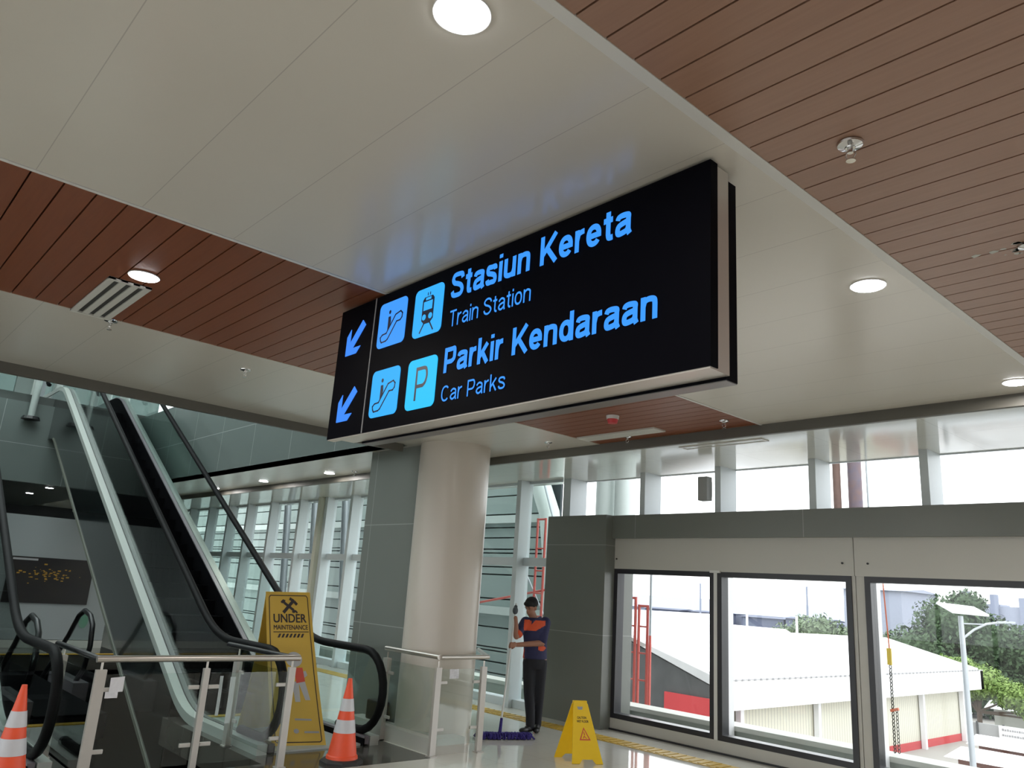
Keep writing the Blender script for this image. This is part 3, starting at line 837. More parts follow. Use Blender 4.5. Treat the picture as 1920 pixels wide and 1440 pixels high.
# ================================================================ ESCALATORS
def prof_deck(X):   # X positive distance along the rise
    if X < 9.6: return .10
    if X < 10.4: return .10 + .34 * (X - 9.6) ** 2
    if X < 20.0: return .10 + .545 * (X - 10.0)
    if X < 20.8: return .10 + .545 * 10.4 - .34 * (20.8 - X) ** 2
    return .10 + .545 * 10.4
def prof_rail(X):
    return prof_deck(X + (.35 if X < 15 else .0)) + (.90 if X < 15 else 1.08)
def rail_z(X):
    base = .99
    if X < 9.1: return base
    if X < 10.1: return base + .2725 * (X - 9.1) ** 2
    if X < 20.1: return base + .545 * (X - 9.6)
    if X < 21.1: return base + .545 * 11.0 - .2725 * (21.1 - X) ** 2
    return base + .545 * 11.0
XS = [7.9 + i * .14 for i in range(int((22.6 - 7.9) / .14) + 1)]
def escalator(y0, y1, label):
    e = thing('escalator', label, 'escalator', (-8.0, (y0 + y1) / 2, 0))
    rr = .43
    for side, y in (('near', y0), ('far', y1)):
        sgn = -1 if side == 'near' else 1
        pts = [(-8.6, y, .13)]
        for k in range(13):
            a = R(-90 + 180 * k / 12)
            pts.append((-(8.16 - rr * math.cos(a)), y, .56 + rr * math.sin(a)))
        pts += [(-x, y, rail_z(x)) for x in XS if x > 8.3]
        zt = rail_z(22.3)
        for k in range(10):
            a = R(90 - 180 * k / 9)
            pts.append((-(22.6 + rr * math.cos(a)), y, zt - rr + rr * math.sin(a)))
        MB().tube(pts, .046, 12).build('handrail', M['handrail'], e, world=True, smooth=True)
        g = MB()
        cols = []
        for k in range(9):
            x = 7.745 + k * .0519
            h = math.sqrt(max(0, rr ** 2 - (8.16 - x) ** 2))
            cols.append((x, .56 - h, .56 + h))
        cols += [(x, prof_deck(x), rail_z(x) - .01) for x in XS if x > 8.2]
        for t in (-.005, .005):
            vs = []
            for x, a, b in cols:
                vs += [(-x, y + t, a), (-x, y + t, b)]
            g.add(vs, [(2 * i, 2 * i + 1, 2 * i + 3, 2 * i + 2) for i in range(len(cols) - 1)])
        g.build('balustrade_glass', M['esc_glass'], e, world=True)
        # decks
        def strip(ya, yb, dz0, dz1, x0=7.9):
            m = MB(); xs = [x for x in XS if x >= x0]
            vs = []
            for x in xs:
                z = prof_deck(x)
                vs += [(-x, ya, z + dz0), (-x, ya, z + dz1), (-x, yb, z + dz1), (-x, yb, z + dz0)]
            fs = []
            for i in range(len(xs) - 1):
                for k in range(4):
                    fs.append((4 * i + k, 4 * i + (k + 1) % 4, 4 * i + 4 + (k + 1) % 4, 4 * i + 4 + k))
            fs += [(0, 1, 2, 3), tuple(4 * (len(xs) - 1) + k for k in (3, 2, 1, 0))]
            return m.add(vs, fs)
        strip(y + sgn * .008, y + sgn * .12, -.10, .0).build('outer_deck', M['deck'], e, world=True)
        strip(y - sgn * .008, y - sgn * .07, -.08, .0).build('inner_deck', M['skirt'], e, world=True)
        strip(y - sgn * .06, y - sgn * .075, -.36, -.02).build('skirt_panel', M['step'], e, world=True)
        c = MB(); xs = [x for x in XS if x >= 10.4 and x < 22.3]
        vs = []
        for x in xs:
            z = prof_deck(x) - .10
            zb = max(prof_deck(x) - 1.20, -1.6) if x < 20.3 else max(prof_deck(20.3) - 1.20, 3.5)
            vs += [(-x, y + sgn * .11, z), (-x, y + sgn * .11, zb), (-x, y + sgn * .095, zb), (-x, y + sgn * .095, z)]
        fs = []
        for i in range(len(xs) - 1):
            for k in range(4):
                fs.append((4 * i + k, 4 * i + (k + 1) % 4, 4 * i + 4 + (k + 1) % 4, 4 * i + 4 + k))
        c.add(vs, fs).build('side_cladding', M['cladding'], e, world=True)
        c = MB(); pts = [(-x, y + sgn * .11, max(prof_deck(x) - 1.20, -1.6)) for x in xs if x < 20.3]
        c.tube(pts, .03, 6).build('cladding_edge', M['cladding_edge'], e, world=True)
    # truss underside
    xs = [x for x in XS if 10.4 <= x < 20.3]
    vs = []
    for x in xs:
        zb = max(prof_deck(x) - 1.18, -1.6)
        vs += [(-x, y0 - .12, zb), (-x, y1 + .12, zb)]
    MB().add(vs, [(2 * i, 2 * i + 1, 2 * i + 3, 2 * i + 2) for i in range(len(xs) - 1)]).build('truss_underside', M['black_matt'], e, world=True)
    # landing plate and steps
    MB().box(-10.0, -7.95, y0 + .08, y1 - .08, .0, .02).build('landing_plate', M['deck'], e, world=True)
    MB().box(-10.12, -10.0, y0 + .09, y1 - .09, .0, .03).build('comb_plate', M['stair_yellow'], e, world=True)
    for k in range(25):
        xa = 10.15 + k * .4
        za = .0 + k * .218
        m = MB().box(-(xa + .42), -xa, y0 + .08, y1 - .08, za - .22, za + .01 if k == 0 else za)
        for j in range(12):
            yy = y0 + .1 + j * (y1 - y0 - .2) / 12
            m.box(-(xa + .4), -(xa - .003), yy, yy + .02, za - .2, za + .004)
        m.build('step', M['step'], e, world=True)
    return e
escalator(4.0, 5.20, 'upward escalator with black handrails behind the yellow maintenance board')
escalator(.70, 1.92, 'second escalator at the left edge behind the left traffic cone')
# opening beyond: top ends of an escalator going down
e = thing('escalator', 'head of a downward escalator with rounded glass balustrades at far left beyond the guard rail', 'escalator', (-11.6, 2.9, 0))
for y, x0 in ((2.42, 10.95), (3.42, 12.5)):
    prof = [(x0 + .38, .12), (x0 + .12, .30), (x0 + .02, .62), (x0 + .10, .90), (x0 + .30, 1.02), (x0 + .62, 1.07), (x0 + .88, .98), (x0 + 1.25, .66), (x0 + 2.2, .0), (x0 + 4, -1.2)]
    pts = []
    for i in range(len(prof) - 1):
        for t in (0, .5):
            pts.append((-(prof[i][0] * (1 - t) + prof[i + 1][0] * t), y, prof[i][1] * (1 - t) + prof[i + 1][1] * t))
    MB().tube(pts, .036, 10).build('handrail', M['black'], e, world=True, smooth=True)
    gp = [(-a, b) for a, b in prof[:8]] + [(-(x0 + 1.25), .12)]
    MB().prism(gp, lambda p: (p[0], y - .005, p[1]), lambda p: (p[0], y + .005, p[1])).build('balustrade_glass', M['esc_glass'], e, world=True)
    MB().box(-(x0 + 1.5), -(x0 + .1), y - .1, y + .1, -.3, .12).build('deck', M['skirt'], e, world=True)
MB().box(-17.6, -10.9, 2.52, 3.32, -.3, -.02).build('step', M['step'], e, world=True)

# upstairs: guard glass, white posts, bright columns
ug = thing('guard_rail', 'upstairs glass guard rail above the far landing with yellow tape', 'railing', (-20.95, 2.8, 5.5))
MB().tube([(-20.95, 2.15, 6.5), (-20.95, 3.4, 6.5)], .03, 8).build('handrail', M['steel'], ug, world=True)
MB().box(-20.96, -20.94, 2.15, 3.4, 5.5, 6.4).build('glass_panel', M['rail_glass'], ug, world=True)
MB().box(-20.93, -20.925, 2.15, 3.4, 5.86, 5.90).build('tape', M['strap_yellow'], ug, world=True)
for i, y in enumerate((2.86, 1.3)):
    c = thing('upstairs_column', ['slim pale column on the upper floor at the far left', 'slim pale column on the upper floor beside the left edge'][i], 'column', (-24, y, 5.5))
    MB().lathe([(.20, 0), (.20, 3.9)], 20).build('shaft', M['upstairs'], c, smooth=True)
c = thing('hanging_column', 'pale post with a black foot on the upper floor edge near the escalator top', 'column', (-20.62, 3.42, 4.86))
MB().lathe([(.20, 0), (.17, .07)], 20).build('foot', M['black'], c)
MB().lathe([(.075, .071), (.085, 1.9)], 16).build('shaft', M['upstairs'], c, smooth=True)
for y, x, rr_, lab in ((2.3, -22.6, .10, 'thin pale pipe column upstairs at the left edge of the picture'), (3.75, -22.8, .09, 'thin pale pipe column upstairs left of the escalator top'),
                      (4.35, -23.5, .12, 'pale column upstairs behind the head of the near balustrade'), (5.55, -23.2, .11, 'pale column upstairs just right of the black escalator steps'), (6.3, -24.4, .14, 'pale column upstairs close to the bright window corner')):
    c = thing('upstairs_column', lab, 'column', (x, y, 5.5))
    MB().lathe([(rr_, 0), (rr_, 3.95)], 18).build('shaft', M['trim_white'], c, smooth=True)
    MB().lathe([(rr_ * 1.5, 0), (rr_ * 1.5, .08)], 18).build('base_ring', M['galv'], c)
for i, (y, x, wd, lab) in enumerate(((3.9, -27, .5, 'left'), (4.9, -27, .35, 'middle'), (6.0, -27, .5, 'right'))):
    c = MB().box(x - .2, x, y, y + wd, 5.5, 9.4).build('wall_pier', M['upstairs'])
    tag(c, '%s pale square pier on the upper floor beyond the escalators' % lab, 'pier')

# hoarding with poster
hb = thing('hoarding', 'white free-standing hoarding wall on the far side of the opening', 'partition', (-19, 2.5, 0))
MB().box(-19.1, -19.0, -4, 5.4, .16, 2.64).build('board', M['hoarding'], hb, world=True)
MB().box(-19.06, -18.98, -4, 5.4, 0, .15).build('kick_strip', M['panel_light'], hb, world=True)
po = thing('poster', 'dark night photograph poster with golden lights on the white hoarding', 'poster', (-18.98, 4.0, 1.4))
MB().box(-18.995, -18.97, 3.35, 4.95, .88, 1.80).build('print', M['poster'], po, world=True)
gm = MB()
for k in range(60):
    y = random.gauss(4.05, .28); z = 1.46 + random.gauss(0, .075)
    s_ = random.uniform(.008, .028)
    gm.box(-18.968, -18.966, y, y + s_ * 2.2, z, z + s_)
gm.build('lights_print', M['gold_print'], po, world=True)
MB().box(-18.968, -18.966, 3.40, 3.86, 1.73, 1.77).build('caption', M['print_grey'], po, world=True)
o = MB(); o.lathe([(.15, 0), (.15, .01)], 24)
o.v = [Vector((-18.97 + v.z, v.x * .6 + 4.95, v.y + .55)) for v in o.v]
o = o.build('round_emblem', M['green_print']); tag(o, 'round green emblem on the white hoarding under the poster', 'emblem')

# ================================================================ CONES
def cone(loc, rz, label):
    c = thing('traffic_cone', label, 'traffic cone', loc, rz, 'orange traffic cones')
    b = MB()
    b.lathe([(.215, 0), (.215, .022), (.20, .036), (.165, .045)], 8).build('base', M['cone_base'], c)
    def rad(z): return .150 - (z - .04) * .150 / .80 * .93 - .0
    prof = [(.158, .045), (.155, .07), (rad(.08), .08)] + [(rad(z), z) for z in (.3, .5, .7)] + [(rad(.76), .76), (rad(.76) - .004, .785), (.02, .79)]
    MB().lathe(prof, 32).build('cone_body', M['orange'], c, smooth=True)
    for za, zb in ((.285, .405), (.485, .60)):
        MB().lathe([(rad(za) + .003, za), (rad(zb) + .003, zb)], 32, caps=False).build('reflective_band', M['reflective'], c, smooth=True)
    return c
c1 = cone((-7.30, 4.50, 0), .3, 'orange traffic cone standing in front of the yellow maintenance board')
c2 = dup(c1, (-7.40, 1.60, 0), 'orange traffic cone cut off by the left edge of the picture', 1.1)

# ================================================================ MAINTENANCE BOARD
mbd = thing('maintenance_board', 'tall yellow UNDER MAINTENANCE folding board at the foot of the escalator', 'sign', (-8.35, 4.4, 0))
TL, TR, BL, BR = Vector((-8.62, 4.08, 1.57)), Vector((-8.60, 4.62, 1.585)), Vector((-8.16, 4.17, .025)), Vector((-8.0, 4.72, .025))
def q(uu, vv, off=0.0, bowed=True):     # u 0..1 left-right, v 0..1 bottom-top
    a = BL.lerp(BR, uu); b = TL.lerp(TR, uu)
    p = a.lerp(b, vv)
    n = (BR - BL).cross(TL - BL).normalized()
    if n.x < 0: n = -n
    bow = .05 * math.sin(math.pi * vv)
    return p + n * (off - bow)
def qgrid(off, th, nu=6, nv=24, rear=False):
    m = MB(); vs = []
    for k in (0, 1):
        for i in range(nv + 1):
            for j in range(nu + 1):
                p = q(j / nu, i / nv, off - th * k)
                if rear: p = Vector((-17.21 - p.x - .02, p.y, p.z))
                vs.append(p)
    W = nu + 1; N = W * (nv + 1)
    fs = []
    for k in (0, 1):
        for i in range(nv):
            for j in range(nu):
                a = k * N + i * W + j
                fs.append((a, a + 1, a + W + 1, a + W))
    for i in range(nv):
        a, b = i * W, i * W + nu
        fs.append((a, a + W, N + a + W, N + a)); fs.append((b, b + W, N + b + W, N + b))
    for j in range(nu):
        fs.append((j, j + 1, N + j + 1, N + j)); t = nv * W + j; fs.append((t, t + 1, N + t + 1, N + t))
    return m.add(vs, fs)
front = qgrid(0, .006).build('front_board', M['yellow_board'], mbd, world=True, smooth=True)
qgrid(0, .006, rear=True).build('rear_board', M['yellow_board'], mbd, world=True, smooth=True)
def qpoly(pts, off=.002, mb=None):
    mb = mb or MB(); mb.add([q(a, b, off) for a, b in pts], [tuple(range(len(pts)))]); return mb
def qstroke(pts, wu, closed=False, mb=None, off=.002):
    mb = mb or MB(); n = len(pts); ar = .34
    for i in range(n if closed else n - 1):
        a = Vector((pts[i][0] * ar, pts[i][1])); b = Vector((pts[(i + 1) % n][0] * ar, pts[(i + 1) % n][1]))
        L_ = (b - a).length; m_ = max(1, int(L_ / .06)); d = (b - a).normalized(); qq = Vector((-d.y, d.x)) * wu * ar / 2
        for k in range(m_):
            s0 = a.lerp(b, k / m_); s1 = a.lerp(b, (k + 1) / m_)
            qpoly([((s0 - qq).x / ar, (s0 - qq).y), ((s1 - qq).x / ar, (s1 - qq).y), ((s1 + qq).x / ar, (s1 + qq).y), ((s0 + qq).x / ar, (s0 + qq).y)], off, mb)
    return mb
qstroke([(.07, .03), (.07, .96), (.10, .975), (.90, .975), (.93, .96), (.93, .03), (.90, .02), (.10, .02)], .018, True).build('border_line', M['print_black'], front, world=True)
def qtext(s, u0, u1, v0, cap, bold, m, nm='lettering'):
    tm = text_polys(s, 1.0, cap, bold)
    tm.v = [q(u0 + v.x * (u1 - u0), v0 + v.z, .002 - v.y) for v in tm.v]
    tm.build(nm, m, front, world=True)
qtext('UNDER', .15, .87, .792, .056, .022, M['print_black'])
qtext('MAINTENANCE', .15, .89, .744, .030, .022, M['print_black'])
qstroke([(.14, .728), (.90, .728)], .016).build('line_print', M['print_black'], front, world=True)
mb = MB()
for k in range(7):
    a = .22 + k * .082
    qpoly([(a, .690), (a + .045, .690), (a + .085, .716), (a + .040, .716)], .002, mb)
mb.build('stripe_print', M['print_black'], front, world=True)
mb = MB()
qstroke([(.36, .945), (.40, .925), (.60, .875), (.62, .858)], .055, mb=mb)
qstroke([(.33, .935), (.36, .925), (.40, .930), (.41, .945)], .035, mb=mb)
qstroke([(.57, .860), (.60, .872), (.66, .868), (.67, .855)], .035, mb=mb)
qstroke([(.37, .858), (.60, .938)], .065, mb=mb, off=.003)
qstroke([(.52, .955), (.56, .948), (.62, .935), (.68, .912)], .06, mb=mb, off=.003)
mb.build('tools_symbol', M['print_black'], front, world=True)
mb = MB()
def qell(cu, cv, ru, rv, mb, off=.002, n=20):
    qpoly([(cu + ru * math.cos(2 * math.pi * k / n), cv + rv * math.sin(2 * math.pi * k / n)) for k in range(n)], off, mb)
qell(.54, .545, .17, .05, mb, .003)
qpoly([(.46, .40), (.60, .40), (.60, .27), (.50, .27)], .002, mb); qpoly([(.58, .41), (.72, .41), (.80, .28), (.70, .28)], .002, mb)
qpoly([(.66, .46), (.76, .47), (.79, .44), (.66, .41)], .003, mb); qpoly([(.36, .46), (.48, .46), (.46, .38), (.36, .40)], .003, mb)
mb.build('figure_print', M['print_lgrey'], front, world=True)
mb = MB(); qpoly([(.52, .49), (.70, .49), (.73, .40), (.55, .39)], .0035, mb)
mb.build('vest_print', M['red_print'], front, world=True)
mb = MB()
qpoly([(.46, .155), (.78, .15), (.78, .162), (.46, .167)], .002, mb); qpoly([(.62, .075), (.90, .073), (.90, .085), (.62, .087)], .002, mb)
qell(.47, .088, .05, .015, mb); 
mb.build('small_print', M['print_grey'], front, world=True)

# ================================================================ WET FLOOR SIGN
wf = thing('wet_floor_sign', 'bright yellow folding CAUTION WET FLOOR sign standing on the cream floor', 'sign', (-6.37, 6.93, 0))
def panel(fl, fr, tl, tr, th, name, notch=True):
    fl, fr, tl, tr = map(Vector, (fl, fr, tl, tr))
    n = (fr - fl).cross(tl - fl).normalized() * th
    P = lambda uu, vv: fl.lerp(fr, uu).lerp(tl.lerp(tr, uu), vv)
    outer = [(0, 0), (.24, 0), (.34, .07), (.68, .07), (.78, 0), (1, 0), (1, .96), (.93, 1), (.07, 1), (0, .96)]
    m = MB(); m.prism(outer, lambda p: P(*p), lambda p: P(*p) + n)
    return m.build(name, M['yellow_plastic'], wf, world=True), P, n
fo, PF, nF = panel((-6.25, 6.72, 0), (-6.08, 7.03, 0), (-6.395, 6.855, .605), (-6.32, 7.00, .605), .012, 'front_panel')
bo, PB, nB = panel((-6.60, 6.80, 0), (-6.44, 7.11, 0), (-6.41, 6.86, .605), (-6.335, 7.01, .605), .012, 'rear_panel')
if nF.x < 0: nF = -nF
MB().box(-.05, .05, -.012, .012, 0, .03)
hm = MB(); hm.bar((-6.40, 6.855, .602), (-6.328, 7.005, .602), .035, .03); hm.build('hinge', M['yellow_plastic'], wf, world=True, bevel=.006)
def ptext(s, u0, u1, v0, cap):
    tm = text_polys(s, 1.0, cap, .03)
    tm.v = [PF(u0 + v.x * (u1 - u0), v0 + v.z) + nF.normalized() * (.0135 - v.y) for v in tm.v]
    tm.build('lettering', M['print_black'], fo, world=True)
ptext('CAUTION', .22, .72, .715, .038)
ptext('WET FLOOR', .19, .80, .655, .038)
off = nF.normalized() * .0135
mb = MB()
tri = [(.28, .37), (.74, .37), (.50, .58)]
inn = [(.35, .39), (.67, .39), (.50, .545)]
for k in range(3):
    a, b = k, (k + 1) % 3
    mb.add([PF(*tri[a]) + off, PF(*tri[b]) + off, PF(*inn[b]) + off, PF(*inn[a]) + off], [(0, 1, 2, 3)])
for pl in ([(.47, .50), (.50, .51), (.53, .46), (.50, .43)], [(.50, .44), (.60, .40), (.57, .395), (.47, .43)], [(.47, .44), (.42, .40), (.46, .40), (.50, .43)]):
    mb.add([PF(*p) + off for p in pl], [tuple(range(len(pl)))])
mb.build('warning_triangle', M['red_print'], fo, world=True)
mb = MB(); mb.add([PF(*p) + off for p in [(.24, .915), (.62, .915), (.56, .865), (.30, .865)]], [(0, 1, 2, 3)])
mb.build('handle_hole', M['print_grey'], fo, world=True)

# ================================================================ PERSON + MOP
D0 = Vector((-7.85, 7.66, 0)); RT = Vector((.699, .716, 0)); TC = Vector((.716, -.699, 0))
def P(uu, d, z): return D0 + RT * uu + TC * d + Vector((0, 0, z))
rotm = Matrix((RT, TC, Vector((0, 0, 1)))).transposed()
pn = thing('person', 'person in navy and orange uniform shirt and black trousers mopping the floor', 'person', (-7.85, 7.66, 0))
def cap_chain(mb, pts, n=14):
    for a, b in zip(pts[:-1], pts[1:]):
        pa, ra = a; pb, rb = b
        mb.tube([pa, pb], [ra, rb], n)
    for p_, r_ in pts:
        mb.ell(p_, (r_, r_, r_), 12, 8)
    return mb
SL, SR = P(-.165, .06, 1.365), P(.095, -.03, 1.375)
EL, ER = P(-.275, .24, 1.185), P(.065, .09, 1.115)
GR = P(-.312, .19, 1.49)      # raised hand grip
GL = P(-.337, .315, 1.075)    # lower hand grip
def hand(mb, wrist, grip, poledir):
    """palm and five fingers closing round the pole"""
    d = (grip - wrist).normalized()
    nrm = d.cross(poledir).normalized()
    palm = grip - d * .035
    rot = Matrix((nrm, poledir, d)).transposed()
    mb.ell(palm + nrm * .018, (.016, .040, .042), 12, 8, rot)
    for k in range(4):
        o_ = poledir * (.030 - .020 * k); ln = (.030, .034, .032, .026)[k]
        b = palm + d * .030 + nrm * .020 + o_
        p1 = b + d * ln * .7 + nrm * .004
        p2 = p1 + d * .008 - nrm * .024
        p3 = p2 - d * ln * .6 - nrm * .008
        cap_chain(mb, [(b, .0095), (p1, .009), (p2, .0085), (p3, .0078)], 8)
    t0 = palm - d * .01 + poledir * .032 + nrm * .008
    t1 = t0 + d * .022 + poledir * .012 - nrm * .022
    t2 = t1 + d * .022 - poledir * .006 - nrm * .010
    cap_chain(mb, [(t0, .011), (t1, .010), (t2, .0085)], 8)
PB_, PT_ = Vector((-7.67, 6.93, .075)), P(-.305, .15, 1.60)
pdir = (PT_ - PB_).normalized()
def on_pole(z): return PB_.lerp(PT_, (z - PB_.z) / (PT_.z - PB_.z))
GR = on_pole(1.50); GL = on_pole(1.075)
bd = MB()
cap_chain(bd, [(P(-.02, 0, .93), .115), (P(-.02, 0, 1.10), .105), (P(-.035, .01, 1.28), .12)])
bd.tube([SL, SR], [.055, .055])
cap_chain(bd, [(P(-.035, .0, 1.34), .06), (P(-.065, .02, 1.43), .052), (P(-.09, .03, 1.48), .052)])
WR = GR + (EL - GR).normalized() * .085 + TC * .012
WL = GL + (ER - GL).normalized() * .085
cap_chain(bd, [(SL, .055), (EL, .040), (WR, .027)])
cap_chain(bd, [(SR, .055), (ER, .043), (WL, .028)])
hand(bd, WR, GR + TC * .006, pdir); hand(bd, WL, GL, -pdir)
# head, turned and tipped down to the left of the picture
HC = P(-.105, .035, 1.565)
fd = (TC * .74 + RT * -.52 + Vector((0, 0, -.34))).normalized()
hs = fd.cross(Vector((0, 0, 1))).normalized(); hu = hs.cross(fd).normalized()
hrot = Matrix((hs, fd, hu)).transposed()
h = lambda a, b, c: HC + hrot @ Vector((a, b, c))
bd.ell(h(0, -.01, .02), (.075, .092, .095), 20, 14, hrot)
bd.ell(h(0, .022, -.055), (.058, .062, .068), 18, 12, hrot)
bd.ell(h(0, .052, -.098), (.026, .024, .020), 12, 8, hrot)
bd.ell(h(0, .092, -.022), (.014, .016, .022), 12, 8, hrot)
bd.ell(h(0, .080, -.062), (.024, .012, .009), 12, 8, hrot)
for s_ in (-1, 1):
    bd.ell(h(s_ * .074, -.004, -.012), (.010, .018, .032), 10, 8, hrot)
    bd.ell(h(s_ * .030, .072, .022), (.022, .014, .008), 10, 8, hrot)
for hip, knee, ank in ((P(-.085, .02, .90), P(-.070, .03, .50), P(-.030, .045, .10)), (P(.060, -.02, .90), P(.065, -.02, .50), P(.060, -.075, .10))):
    cap_chain(bd, [(hip, .085), (knee, .055), (ank, .038)])
remesh(bd, .0065, 'body', M['skin'], pn, 2)
# eyes, brows
mb = MB()
for s_ in (-1, 1):
    mb.ell(h(s_ * .029, .083, .004), (.011, .006, .004), 8, 6, hrot)
    mb.ell(h(s_ * .030, .088, .028), (.018, .005, .004), 8, 6, hrot)
mb.build('eyes_and_brows', M['hair'], pn, world=True)
hm = MB()
hm.ell(h(0, -.022, .045), (.088, .098, .088), 20, 14, hrot)
hm.ell(h(0, .045, .060), (.074, .050, .040), 16, 10, hrot)
hr_ = remesh(hm, .008, 'hair', M['hair'], pn, 2)
# shirt
sh = MB()
def ering(c, ru, rd, z, yaw=-.30):
    out = []
    for k in range(28):
        a = 2 * math.pi * k / 28
        x, y = ru * math.cos(a), rd * math.sin(a)
        out.append(P(c[0] + x * math.cos(yaw) - y * math.sin(yaw), c[1] + x * math.sin(yaw) + y * math.cos(yaw), z))
    return out
def loft(rings, mb):
    n = len(rings[0]); vs = [p for r_ in rings for p in r_]
    fs = [(i * n + k, i * n + (k + 1) % n, (i + 1) * n + (k + 1) % n, (i + 1) * n + k) for i in range(len(rings) - 1) for k in range(n)]
    fs += [tuple(reversed(range(n))), tuple(range((len(rings) - 1) * n, len(rings) * n))]
    return mb.add(vs, fs)
loft([ering((-.018, 0), .165, .125, .905), ering((-.018, 0), .158, .122, 1.0), ering((-.022, 0), .160, .125, 1.12), ering((-.03, .005), .172, .130, 1.25),
      ering((-.035, .01), .180, .125, 1.34), ering((-.04, .01), .155, .105, 1.395), ering((-.05, .01), .075, .07, 1.43)], sh)
cap_chain(sh, [(SL, .075), (SL.lerp(EL, .80), .062)])
cap_chain(sh, [(SR, .078), (SR.lerp(ER, .85), .068)])
so = remesh(sh, .010, 'shirt', [M['navy_cloth'], M['orange_cloth']], pn, 3)
me = so.data
while len(me.materials) < 2: me.materials.append(M['orange_cloth'])
base = wm(pn)
for p in me.polygons:
    c = base @ p.center
    v = c - D0
    uu, d, z = v.dot(RT), v.dot(TC), v.z
    yoke = 1.262 < z < 1.40 and d > .035 and -.185 < uu < .10 and (z > 1.262 + max(0, (uu + .03)) * .62)
    cuff_l = (c - SL.lerp(EL, .86)).dot((EL - SL).normalized()) > -.028 and uu < -.16 and z < 1.30
    cuff_r = (c - SR.lerp(ER, .98)).dot((ER - SR).normalized()) > .03 and uu > .02 and z < 1.16 and d > .02 and (c - ER).length < .10
    p.material_index = 1 if (yoke or cuff_l or cuff_r) else 0
MB().tube([P(-.155, .07, 1.405), P(-.09, .105, 1.39), P(-.085, .125, 1.32), P(-.07, .12, 1.39), P(.0, .06, 1.42), P(.03, -.02, 1.44)], .017, 8).build('collar', M['navy_cloth'], pn, world=True)
# trousers
tr = MB()
loft([ering((-.015, 0), .135, .105, .78), ering((-.015, 0), .150, .115, .86), ering((-.018, 0), .150, .115, .96)], tr)
cap_chain(tr, [(P(-.080, .02, .86), .098), (P(-.070, .03, .50), .075), (P(-.035, .04, .20), .062), (P(-.030, .045, .085), .060)])
cap_chain(tr, [(P(.060, -.02, .86), .095), (P(.065, -.025, .50), .070), (P(.062, -.065, .20), .056), (P(.060, -.075, .085), .055)])
remesh(tr, .010, 'trousers', M['trouser'], pn, 3)
def shoe(heel, toe, name='shoe'):
    m = MB(); d = (toe - heel).normalized(); s_ = d.cross(Vector((0, 0, 1)))
    rot = Matrix((d, s_, Vector((0, 0, 1)))).transposed()
    m.ell(heel.lerp(toe, .30) + Vector((0, 0, .050)), (.085, .042, .045), 16, 10, rot)
    m.ell(heel.lerp(toe, .72) + Vector((0, 0, .036)), (.082, .045, .034), 16, 10, rot)
    m.ell(heel.lerp(toe, .22) + Vector((0, 0, .085)), (.045, .036, .040), 14, 8, rot)
    for v in m.v:
        v.z = max(v.z, .002)
    return remesh(m, .007, name, M['shoe'], pn, 2)
shoe(P(.0, .02, 0), P(-.15, .17, 0)); shoe(P(.065, -.11, 0), P(.045, .12, 0))
gm = MB(); gm.ell(GR + pdir * .01 + TC * .025, (.040, .036, .052), 14, 10).ell(GR + pdir * .06 + TC * .02, (.026, .026, .026), 10, 8)
gv = remesh(gm, .008, 'glove', M['glove'], pn, 2)

mp = thing('mop', 'wide purple yarn floor mop with a long white handle held by the person', 'mop', (-7.67, 6.93, 0))
MB().tube([PB_.lerp(PT_, .09), PT_], .0125, 12).build('handle', M['pole'], mp, world=True, smooth=True)
MB().tube([PB_ - pdir * .02, PB_.lerp(PT_, .10)], [.022, .017], 12).build('socket', M['purple'], mp, world=True, smooth=True)
A_, B_ = Vector((-7.79, 6.66, .03)), Vector((-7.50, 7.31, .03))
mb = MB(); ax = (B_ - A_).normalized(); sd_ = Vector((ax.y, -ax.x, 0))
for k in range(170):
    t = random.uniform(0, 1); c = A_.lerp(B_, t); s_ = random.choice((-1, 1))
    w_ = random.uniform(.05, .11)
    a0 = c + Vector((0, 0, random.uniform(.02, .04)))
    a1 = c + sd_ * s_ * w_ * .6 + ax * random.uniform(-.02, .02) + Vector((0, 0, random.uniform(.01, .03)))
    a2 = c + sd_ * s_ * w_ + ax * random.uniform(-.03, .03); a2.z = .011
    mb.tube([a0, a1, a2], [.013, .012, .010], 6)
mb.build('mop_head', M['purple'], mp, world=True)
MB().bar(A_ + ax * .06 + Vector((0, 0, .03)), B_ - ax * .06 + Vector((0, 0, .03)), .07, .02).build('mop_frame', M['purple'], mp, world=True)

# ================================================================ OUTSIDE NEAR THE BUILDING
o = MB().box(-30, 6, 9.8, 10.1, -.8, .16, 1).box(-30, 6, 9.76, 10.14, .16, .22, 0).build('parapet_wall', [M['concrete'], M['concrete_green']])
tag(o, 'low pale concrete parapet running outside the windows', 'parapet')
o = MB().box(-30, 6, 9.38, 9.8, -.8, -.1).build('outer_ledge', M['concrete_green']); tag(o, 'grey concrete gutter ledge between the windows and the parapet', 'ledge')
for i, (x, lab) in enumerate(((-8.02, 'left'), (-6.24, 'middle'), (-4.23, 'right'))):
    o = MB().box(x - .07, x + .07, 9.48, 9.75, -.1, 2.85).build('outer_fin', M['white_paint'])
    tag(o, 'white vertical fin standing outside at the left side of the %s lower window' % lab, 'fin')
